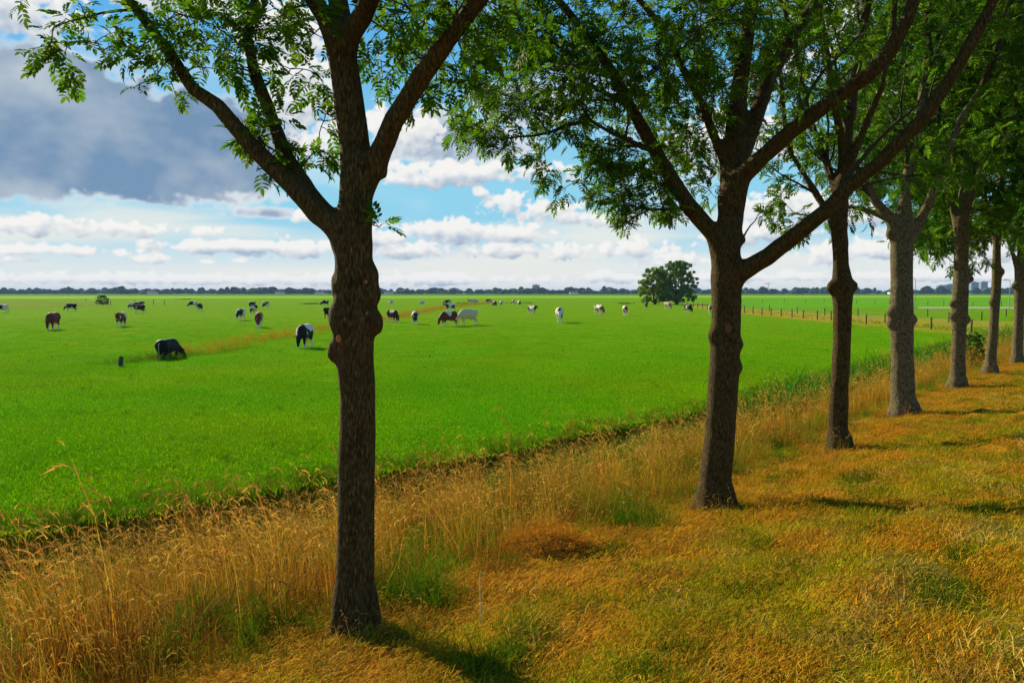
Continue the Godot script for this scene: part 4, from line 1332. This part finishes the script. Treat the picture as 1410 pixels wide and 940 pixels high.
func make_fences() -> void:
	rng.seed = 31
	fence("weathered post and wire fence crossing the pasture in front of the track", [[1025.5, 431], [1037.5, 432], [1049.5, 434], [1062, 434.5], [1076, 435.5], [1091, 437], [1106, 438.6], [1126, 440], [1145, 441.5], [1168, 444], [1193, 446.8], [1236, 450], [1283, 454], [1338, 458], [1402, 464]], 1.08, [0.9, 0.55])
	fence("second post and wire fence behind the track and its dry verge", [[1010, 426], [1060, 428], [1098, 431.5], [1136, 434.5], [1182, 435.5], [1219, 444.5], [1252, 439], [1278, 435.5], [1307, 444], [1352, 441], [1386, 436]], 1.05, [0.9, 0.5])
	fence("low dark rail fence at the foot of the lone tree clump", [[905, 418.5], [918, 419.5], [929, 420], [940, 420.5], [947, 421.5], [955, 422.5], [961, 424], [967.5, 425], [974.5, 426.5], [1000, 428.5]], 1.05, [0.93])
	fence("distant fence line far behind the second fence", [[1022, 416.5], [1050, 416.5], [1080, 416.5], [1110, 416.8], [1135, 417], [1180, 417.5], [1205, 418], [1225, 418.5], [1278, 420], [1300, 420.2], [1340, 421], [1380, 421.5], [1420, 421.8]], 1.1, [0.9])
	fence("short distant fence beside the round ditch bush", [[118, 415], [133, 418.5], [152, 420.0], [185, 419.5], [211, 419.5], [226, 420]], 1.3, [0.8])
	# a leaning stump of a post in the old ditch
	var p := on_level(165, 504)
	var o := thing("broken_post", p, "short leaning grey stub of a post in the old ditch", "post")
	var b := MB.new()
	b.tube(PackedVector3Array([Vector3(0, -0.2, 0), Vector3(0.03, 0.2, 0), Vector3(0.06, 0.4, 0), Vector3(0.065, 0.43, 0)]), PackedFloat32Array([0.11, 0.10, 0.10, 0.06]), 10)
	part("stub", b.mesh(M.post), o)
	# the heap of cut grass at the edge of the mown strip
	var hp := on_level(757, 772, 0.95)
	hp = ground_at(to_u(hp), to_v(hp))
	var heap_node := thing("cut_grass_heap", hp, "matted brown heap of cut grass at the edge of the unmown strip", "heap")
	b = MB.new()
	for k in 13:
		for q in 24:
			var r := k / 12.0
			var w := TAU * q / 24.0
			var x := cos(w) * r * 0.42
			var z := sin(w) * r * 0.36
			var y := 0.2 * pow(maxf(0.0, 1.0 - r * r), 1.2) + noise_a.get_noise_2d(x * 9.0 + 3.0, z * 9.0) * 0.05 - 0.04
			b.v.append(Vector3(x, y, z))
	for k in 12:
		for q in 24:
			var a := k * 24 + q
			var c := k * 24 + (q + 1) % 24
			b.i.append_array(PackedInt32Array([a, a + 24, c, c, a + 24, c + 24]))
	b.smooth()
	part("mound", b.mesh(M.heap), heap_node)
	var where := []
	var tints := PackedColorArray()
	for k in 220:
		var w := rr(0, TAU)
		var r := sqrt(rng.randf())
		var y := 0.2 * pow(maxf(0.0, 1.0 - r * r), 1.2) - 0.01
		where.append(Transform3D(Basis(Vector3.UP, rr(0, TAU)) * Basis(Vector3.RIGHT, rr(-0.5, 0.5)) * Basis.from_scale(Vector3.ONE * rr(0.4, 0.9)), Vector3(cos(w) * r * 0.42, y, sin(w) * r * 0.36)))
		tints.append(Color(0.95, 0.85, 0.8) * rr(0.6, 1.1))
	rng.seed = 33
	tag(copies("straw", stubble(1, 34), where, tints, heap_node), "", "", "", "stuff")
	# one tall pale stalk left standing on the mown bank
	var sp := on_level(661, 868, 1.2)
	sp = ground_at(to_u(sp), to_v(sp))
	var st := thing("dry_stalk", sp, "single pale upright dry stalk standing on the mown bank", "stalk")
	b = MB.new()
	b.tube(PackedVector3Array([Vector3(0, -0.02, 0), Vector3(0.003, 0.15, 0), Vector3(-0.002, 0.3, 0), Vector3(0.002, 0.37, 0)]), PackedFloat32Array([0.003, 0.0028, 0.0022, 0.001]), 5)
	part("stem", b.mesh(M.stalk), st)
	part("leaf_sheath", stalk_leaf(), st)

func stalk_leaf() -> ArrayMesh:
	var b := MB.new()
	blade(b, Vector3(0, 0.02, 0), 0.7, 0.16, 0.003, 0.5, lin(0.5, 0.36, 0.12), 3, 0.3)
	return b.mesh(M.grass)

func make_bushes() -> void:
	# far clumps: leaves are palm-sized sprays of leaves so that the crowns keep ragged edges
	var b := MB.new()
	rng.seed = 12
	for k in 14:
		var d := Vector3(rr(-1, 1), rr(-1, 1), rr(-1, 1)).normalized()
		var o := d * rr(0.05, 0.32)
		var s := d.cross(Vector3(rr(-1, 1), rr(-1, 1), rr(-1, 1))).normalized()
		var e := d.cross(s).rotated(s, rr(-0.8, 0.8))
		b.tri(o - s * 0.10, o + e * 0.26, o + s * 0.10, Color.WHITE)
		b.tri(o - s * 0.10, o + s * 0.10, o - e * 0.14, Color.WHITE)
	M.spray_mesh = b.mesh(M.leaf)
	far_tree("clump_tree", "broad round tree with brighter crown, left half of the lone clump", on_level(902, 419.0), 5.6, 10.4, lin(0.24, 0.35, 0.02), 13000, 5, "lone tree clump in the pasture")
	far_tree("clump_tree", "taller dark green tree, right half of the lone clump", on_level(932, 419.3), 5.9, 12.2, lin(0.15, 0.27, 0.018), 15000, 6, "lone tree clump in the pasture")
	far_tree("ditch_bush", "round dark green bush by the far ditch fence", on_level(141, 419.5), 1.9, 2.6, lin(0.04, 0.11, 0.015), 300, 7, "")
	far_tree("ditch_bush", "small leafy dark bush growing between the sixth and seventh trees", ground_at(27.6, 5.3), 0.5, 1.25, lin(0.05, 0.13, 0.018), 260, 8, "", 0.35)

func far_tree(called: String, label: String, base: Vector3, wide: float, high: float, hue: Color, count: int, sd: int, group := "", leaf := 1.0) -> void:
	rng.seed = sd
	var root := thing(called, base, label, "tree" if high > 4.0 else "bush", group)
	var b := MB.new()
	var tips := []
	for k in (7 if high > 4.0 else 5):
		var w := TAU * k / 7.0
		var tip := Vector3(cos(w) * wide * rr(0.3, 0.7), high * rr(0.5, 0.8), sin(w) * wide * rr(0.3, 0.7))
		tips.append(tip)
		b.tube(PackedVector3Array([Vector3(cos(w) * wide * 0.03, -0.1, sin(w) * wide * 0.03), tip * Vector3(0.25, 0.35, 0.25), tip * Vector3(0.6, 0.7, 0.6), tip]), PackedFloat32Array([high * 0.02, high * 0.014, high * 0.009, high * 0.003]), 6)
	part("trunk", b.mesh(M.bark), root)
	# clumps of leaves of uneven size within a wide round outline
	var lumps := []
	for k in 210:
		var w := rr(0, TAU)
		var s := rr(0.06, 0.98)
		var r := wide * sqrt(maxf(0.03, 1.0 - pow(absf(s - 0.34) / 0.70, 2.2))) * sqrt(rr(0.1, 1.0)) * 0.88
		lumps.append([Vector3(cos(w) * r, high * s * 0.92 + high * 0.02, sin(w) * r) * rr(0.9, 1.1), wide * rr(0.05, 0.15)])
	var where := []
	var tints := PackedColorArray()
	for k in count:
		var l: Array = lumps[k % lumps.size()]
		var d := Vector3(rr(-1, 1), rr(-1, 1), rr(-1, 1)).normalized() * pow(rng.randf(), 0.4)
		var p: Vector3 = l[0] + d * float(l[1]) * Vector3(1, 0.85, 1)
		if p.y < 0.1: p.y = rr(0.1, 0.5) * leaf
		var sc := rr(0.5, 1.0) * leaf * (0.68 if high > 4.0 else 0.7)
		where.append(Transform3D(Basis.from_euler(Vector3(rr(0, TAU), rr(0, TAU), rr(0, TAU))) * Basis.from_scale(Vector3.ONE * sc), p))
		var w := rr(0.65, 1.4)
		tints.append(Color(hue.r * w * rr(0.8, 1.3), hue.g * w, hue.b * w))
	tag(copies("crown", M.spray_mesh, where, tints, root), "", "", "", "stuff")


# ------------------------------------------------------------------ the far skyline
func make_far() -> void:
	rng.seed = 55
	# a far-off belt of woods and hedges that reads as one mass
	var b := MB.new()
	for k in 1500:
		var px := rr(-120.0, 1530.0)
		var depth := rr(1500.0, 2300.0)
		var p := at(px, HORIZON, depth)
		p.y = 0.0
		var hgt := 8.5 + 6.0 * noise_b.get_noise_1d(px * 0.05) + 6.0 * noise_a.get_noise_1d(px * 0.35) + rr(-3.0, 4.0)
		if rng.randf() < 0.03: hgt += rr(2.0, 5.0)
		lump(b, p + Vector3(0, hgt * 0.5, 0), Vector3(rr(5.0, 12.0), hgt * 0.5, rr(4.0, 8.0)), lin(0.035, 0.07, 0.03) * rr(0.7, 1.3))
	b.smooth()
	tag(part("far_wood", b.mesh(M.far), self), "low dark belt of woods along the horizon", "woods", "", "stuff")
	for a in [[738, 10.0, 392.0, 2200.0, "tall grey apartment block above the far woods beside no other tower"], [701, 0.0, 0.0, 0.0, ""], [955, 10.0, 391.5, 2200.0, "wide grey building above the woods between tree clump and second trunk"], [1341, 10.0, 388.0, 2400.0, "blue-grey office tower above the far woods, next to the fifth trunk"], [1354, 9.0, 387.5, 2420.0, "second blue-grey office tower beside its twin above the far woods"], [1309, 14.0, 391.0, 2400.0, "low wide office block behind the fifth trunk"], [1296, 10.0, 392.5, 2400.0, "lower stepped office block beside the wide one"], [838, 10.0, 395.5, 2100.0, "low flat block among the woods near the tree clump"], [598, 14.0, 396.0, 2100.0, "long flat building among the far woods above the cream cow"], [625, 12.0, 396.5, 2100.0, "second long flat building among the far woods"]]:
		if a[1] > 0.0: tower(a)
	# street lamps and a crane standing up from the far road
	for q in [[1260, 425.0, 384.0, "tall pale street lamp mast seen past the fourth trunk"], [1390, 424.0, 386.0, "tall pale street lamp mast seen between the sixth and seventh trunks"]]:
		var p := on_level(q[0], q[1])
		var top := at(q[0], q[2], -p.z)
		var o := thing("street_lamp", p, q[3], "street lamp", "lamp masts along the far road")
		var m := MB.new()
		m.tube(PackedVector3Array([Vector3.ZERO, Vector3(0, top.y * 0.5, 0), Vector3(0, top.y, 0)]), PackedFloat32Array([0.09, 0.07, 0.05]), 8)
		part("mast", m.mesh(M.metal), o)
		m = MB.new()
		m.tube(PackedVector3Array([Vector3(0, top.y - 0.1, 0), Vector3(-0.4, top.y + 0.15, 0), Vector3(-0.9, top.y + 0.15, 0)]), PackedFloat32Array([0.06, 0.06, 0.06]), 6)
		part("arm", m.mesh(M.metal), o)
		m = MB.new()
		m.box(Vector3(-1.5, top.y + 0.02, -0.16), Vector3(-0.8, top.y + 0.2, 0.16), Color.WHITE)
		part("lamp_head", m.mesh(M.metal), o)
	var c := at(1058, HORIZON, 2000.0)
	c.y = 0.0
	var o := thing("tower_crane", c, "thin tower crane standing above the far woods", "crane")
	var m := MB.new()
	for k in 4:
		var e := Vector3(0.8 if k & 1 else -0.8, 0, 0.8 if k & 2 else -0.8)
		m.tube(PackedVector3Array([e, e + Vector3(0, 30, 0)]), PackedFloat32Array([0.18, 0.18]), 4)
	for k in 14:
		m.tube(PackedVector3Array([Vector3(-0.8, k * 2.1, 0.8), Vector3(0.8, k * 2.1 + 2.1, 0.8)]), PackedFloat32Array([0.12, 0.12]), 4)
	part("mast", m.mesh(M.metal), o)
	m = MB.new()
	m.tube(PackedVector3Array([Vector3(-9, 27, 0), Vector3(14, 27, 0)]), PackedFloat32Array([0.5, 0.35]), 4)
	part("jib", m.mesh(M.metal), o)
	m = MB.new()
	m.box(Vector3(-9, 25, -0.8), Vector3(-6.5, 27, 0.8), Color.WHITE)
	part("counterweight", m.mesh(M.concrete), o)
	# low farm sheds with pale walls among the woods
	for q in [[385, 400.5], [440, 400.5], [535, 401.0], [210, 401.0], [1230, 400.5], [790, 401.2]]:
		shed(q)

func tower(a: Array) -> void:
	var p := at(a[0], HORIZON, a[3])
	p.y = 0.0
	var w: float = a[1] * a[3] / FOC
	var h: float = at(a[0], a[2], a[3]).y
	var o := thing("apartment_block" if a[0] < 1200 else "office_block", p, a[4], "building", "blocks above the far woods")
	var m := MB.new()
	m.box(Vector3(-w * 0.5, 0, -7), Vector3(w * 0.5, h - 1.2, 7), Color.WHITE)
	part("wall", m.mesh(M.concrete if a[0] < 1200 else M.office), o)
	m = MB.new()
	m.box(Vector3(-w * 0.5 - 0.3, h - 1.197, -7.3), Vector3(w * 0.5 + 0.3, h - 0.6, 7.3), Color.WHITE)
	m.box(Vector3(-w * 0.15, h - 0.597, -3), Vector3(w * 0.2, h + 1.2, 3), Color.WHITE)
	part("roof", m.mesh(M.metal), o)
	var floors := int(h / 3.2)
	for k in floors:
		m = MB.new()
		m.box(Vector3(-w * 0.46, k * 3.2 + 1.0, 7.0), Vector3(w * 0.46, k * 3.2 + 2.5, 7.06), Color.WHITE)
		part("window_band", m.mesh(M.pane), o)

var shed_count := 0
func shed(q: Array) -> void:
	var p := at(q[0], HORIZON, 1440.0)
	p.y = 0.0
	var o := thing("farm_shed", p, "small pale-walled farm building under the far woods, " + ["behind the dark red cow", "behind the big cow", "past the first trunk", "behind the cow cluster", "past the fourth trunk", "near the tree clump"][shed_count], "farm building", "farm buildings under the far woods")
	shed_count += 1
	var m := MB.new()
	m.box(Vector3(-8, 0, -5), Vector3(8, 3.4, 5), Color.WHITE)
	part("wall", m.mesh(M.pale), o)
	m = MB.new()
	for s in [-1.0, 1.0]:
		m.tri(Vector3(-8.4, 3.3, 5.4 * s), Vector3(-8.4, 6.2, 0), Vector3(8.4, 3.3, 5.4 * s), Color.WHITE)
		m.tri(Vector3(-8.4, 6.2, 0), Vector3(8.4, 6.2, 0), Vector3(8.4, 3.3, 5.4 * s), Color.WHITE)
	for s in [-1.0, 1.0]:
		m.tri(Vector3(8.0 * s, 3.4, 5), Vector3(8.0 * s, 6.0, 0), Vector3(8.0 * s, 3.4, -5), Color.WHITE)
	part("roof", m.mesh(M.roof), o)

func lump(b: MB, c: Vector3, r: Vector3, col: Color) -> void:
	# an uneven rounded treetop shape
	var s := b.v.size()
	for k in 6:
		var lat := lerpf(-PI * 0.5, PI * 0.5, k / 5.0)
		for q in 8:
			var lon := TAU * q / 8.0
			var d := Vector3(cos(lat) * cos(lon), sin(lat), cos(lat) * sin(lon))
			b.v.append(c + d * r * rr(0.8, 1.2))
			b.c.append(col)
	for k in 5:
		for q in 8:
			var a := s + k * 8 + q
			var e := s + k * 8 + (q + 1) % 8
			b.i.append_array(PackedInt32Array([a, a + 8, e, e, a + 8, e + 8]))


# ------------------------------------------------------------------ materials
func make_materials() -> void:
	M.leaf = vertexed(0.6, 0.95, 0.22)
	M.grass = vertexed(0.85, 0.5, 0.12)
	M.hide = vertexed(0.7, 0.0, 0.3)
	M.far = vertexed(0.95, 0.0, 0.1)
	M.udder = plain(lin(0.55, 0.33, 0.26), 0.7)
	M.bark = bark([[0.12, lin(0.024, 0.016, 0.005)], [0.45, lin(0.060, 0.039, 0.011)], [0.62, lin(0.092, 0.064, 0.018)], [0.80, lin(0.135, 0.11, 0.034)], [0.95, lin(0.28, 0.26, 0.14)]], 3)
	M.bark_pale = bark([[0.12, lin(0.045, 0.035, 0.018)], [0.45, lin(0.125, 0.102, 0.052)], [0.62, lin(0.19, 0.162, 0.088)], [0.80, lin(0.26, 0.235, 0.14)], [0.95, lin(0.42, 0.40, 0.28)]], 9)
	M.twig = plain(lin(0.045, 0.036, 0.022), 0.9)
	M.scar = plain(lin(0.36, 0.13, 0.045), 0.85)
	M.scar_dark = plain(lin(0.13, 0.065, 0.03), 0.9)
	M.post = bark([[0.2, lin(0.05, 0.042, 0.03)], [0.6, lin(0.12, 0.10, 0.08)], [0.9, lin(0.2, 0.18, 0.15)]], 15)
	M.wire = plain(lin(0.16, 0.16, 0.16), 0.5)
	M.heap = plain(lin(0.2, 0.11, 0.03), 0.95)
	M.stalk = plain(lin(0.6, 0.5, 0.28), 0.7)
	M.metal = plain(lin(0.25, 0.27, 0.29), 0.6)
	M.concrete = plain(lin(0.32, 0.32, 0.33), 0.9)
	M.office = plain(lin(0.16, 0.22, 0.32), 0.4)
	M.pane = plain(lin(0.06, 0.08, 0.11), 0.15, 0.5)
	M.pale = plain(lin(0.7, 0.7, 0.66), 0.9)
	M.roof = plain(lin(0.22, 0.08, 0.05), 0.9)

func bark(ramp: Array, sd: int) -> StandardMaterial3D:
	var m := StandardMaterial3D.new()
	m.albedo_texture = noise_tex(0.03, 7, ramp, 1024, sd)
	m.uv1_triplanar = true
	m.uv1_world_triplanar = true
	m.uv1_scale = Vector3(1.9, 0.5, 1.9)
	m.detail_enabled = true
	m.detail_blend_mode = BaseMaterial3D.BLEND_MODE_MUL
	m.detail_uv_layer = BaseMaterial3D.DETAIL_UV_2
	m.detail_albedo = noise_tex(0.02, 5, [[0.2, lin(0.55, 0.5, 0.4)], [0.5, lin(1.0, 1.0, 1.0)], [0.7, lin(1.0, 1.08, 0.85)], [0.85, lin(1.5, 1.5, 1.35)]], 512, sd + 2)
	m.uv2_triplanar = true
	m.uv2_world_triplanar = true
	m.uv2_scale = Vector3(1.1, 0.7, 1.1)
	m.heightmap_enabled = true
	var ht := noise_tex(0.022, 5, [[0.1, Color.WHITE], [0.55, Color(0.6, 0.6, 0.6)], [0.95, Color.BLACK]], 1024, sd + 1)
	(ht.noise as FastNoiseLite).fractal_type = FastNoiseLite.FRACTAL_RIDGED
	m.heightmap_texture = ht
	m.heightmap_scale = 1.4
	m.roughness = 0.9
	m.metallic_specular = 0.25
	return m


func _ready() -> void:
	# camera
	cam_basis = Basis(Vector3.RIGHT, -atan((470.0 - HORIZON) / FOC))
	var cam := Camera3D.new()
	cam.name = "camera"
	cam.fov = rad_to_deg(2.0 * atan(470.0 / FOC))
	cam.near = 0.05
	cam.far = 12000.0
	cam.transform = Transform3D(cam_basis, EYE)
	add_child(cam)
	cam.current = true
	# sky, air and exposure
	var env := Environment.new()
	env.background_mode = Environment.BG_SKY
	env.sky = Sky.new()
	env.sky.sky_material = make_sky()
	env.background_energy_multiplier = 0.47
	env.tonemap_mode = Environment.TONE_MAPPER_LINEAR
	env.tonemap_exposure = 1.9
	env.sdfgi_enabled = true
	env.ssao_enabled = true
	env.ssil_enabled = true
	env.fog_enabled = true
	env.fog_density = 0.00009
	env.fog_light_color = Color(0.66, 0.8, 1.0)
	var we := WorldEnvironment.new()
	we.name = "environment"
	we.environment = env
	add_child(we)
	# sun: ahead to the left, square to the tree row
	var sun := DirectionalLight3D.new()
	sun.name = "sun"
	sun.light_energy = 1.6
	sun.light_color = Color(1.0, 0.93, 0.79)
	sun.light_angular_distance = 0.5
	sun.shadow_enabled = true
	var to_sun := Vector3(-0.643, 0.50, -0.766).normalized()
	sun.transform = Transform3D(Basis.looking_at(-to_sun, Vector3.UP), Vector3(0, 50, 0))
	add_child(sun)
	print("sky done ", Time.get_ticks_msec())

	noise_a.noise_type = FastNoiseLite.TYPE_SIMPLEX_SMOOTH
	noise_a.frequency = 1.0
	noise_a.seed = 4
	noise_b.noise_type = FastNoiseLite.TYPE_SIMPLEX_SMOOTH
	noise_b.frequency = 0.7
	noise_b.seed = 8
	for q in [[490.0, 868.0], [985.0, 703.0], [1155.0, 622.0], [1245.0, 572.0], [1318.0, 535.0], [1364.0, 516.0], [1401.0, 501.0]]:
		var p := at(q[0], q[1], row_depth(q[0]))
		trees.append([to_u(p), p.y])
		print("tree u ", to_u(p), " v ", to_v(p), " y ", p.y)
	make_materials()
	make_ground()
	make_far()
	make_bushes()
	print("ground done ", Time.get_ticks_msec())
	make_trees()
	print("trees done ", Time.get_ticks_msec())
	make_fences()
	make_cows()
	print("cows done ", Time.get_ticks_msec())
	make_grass()
	print("grass done ", Time.get_ticks_msec())
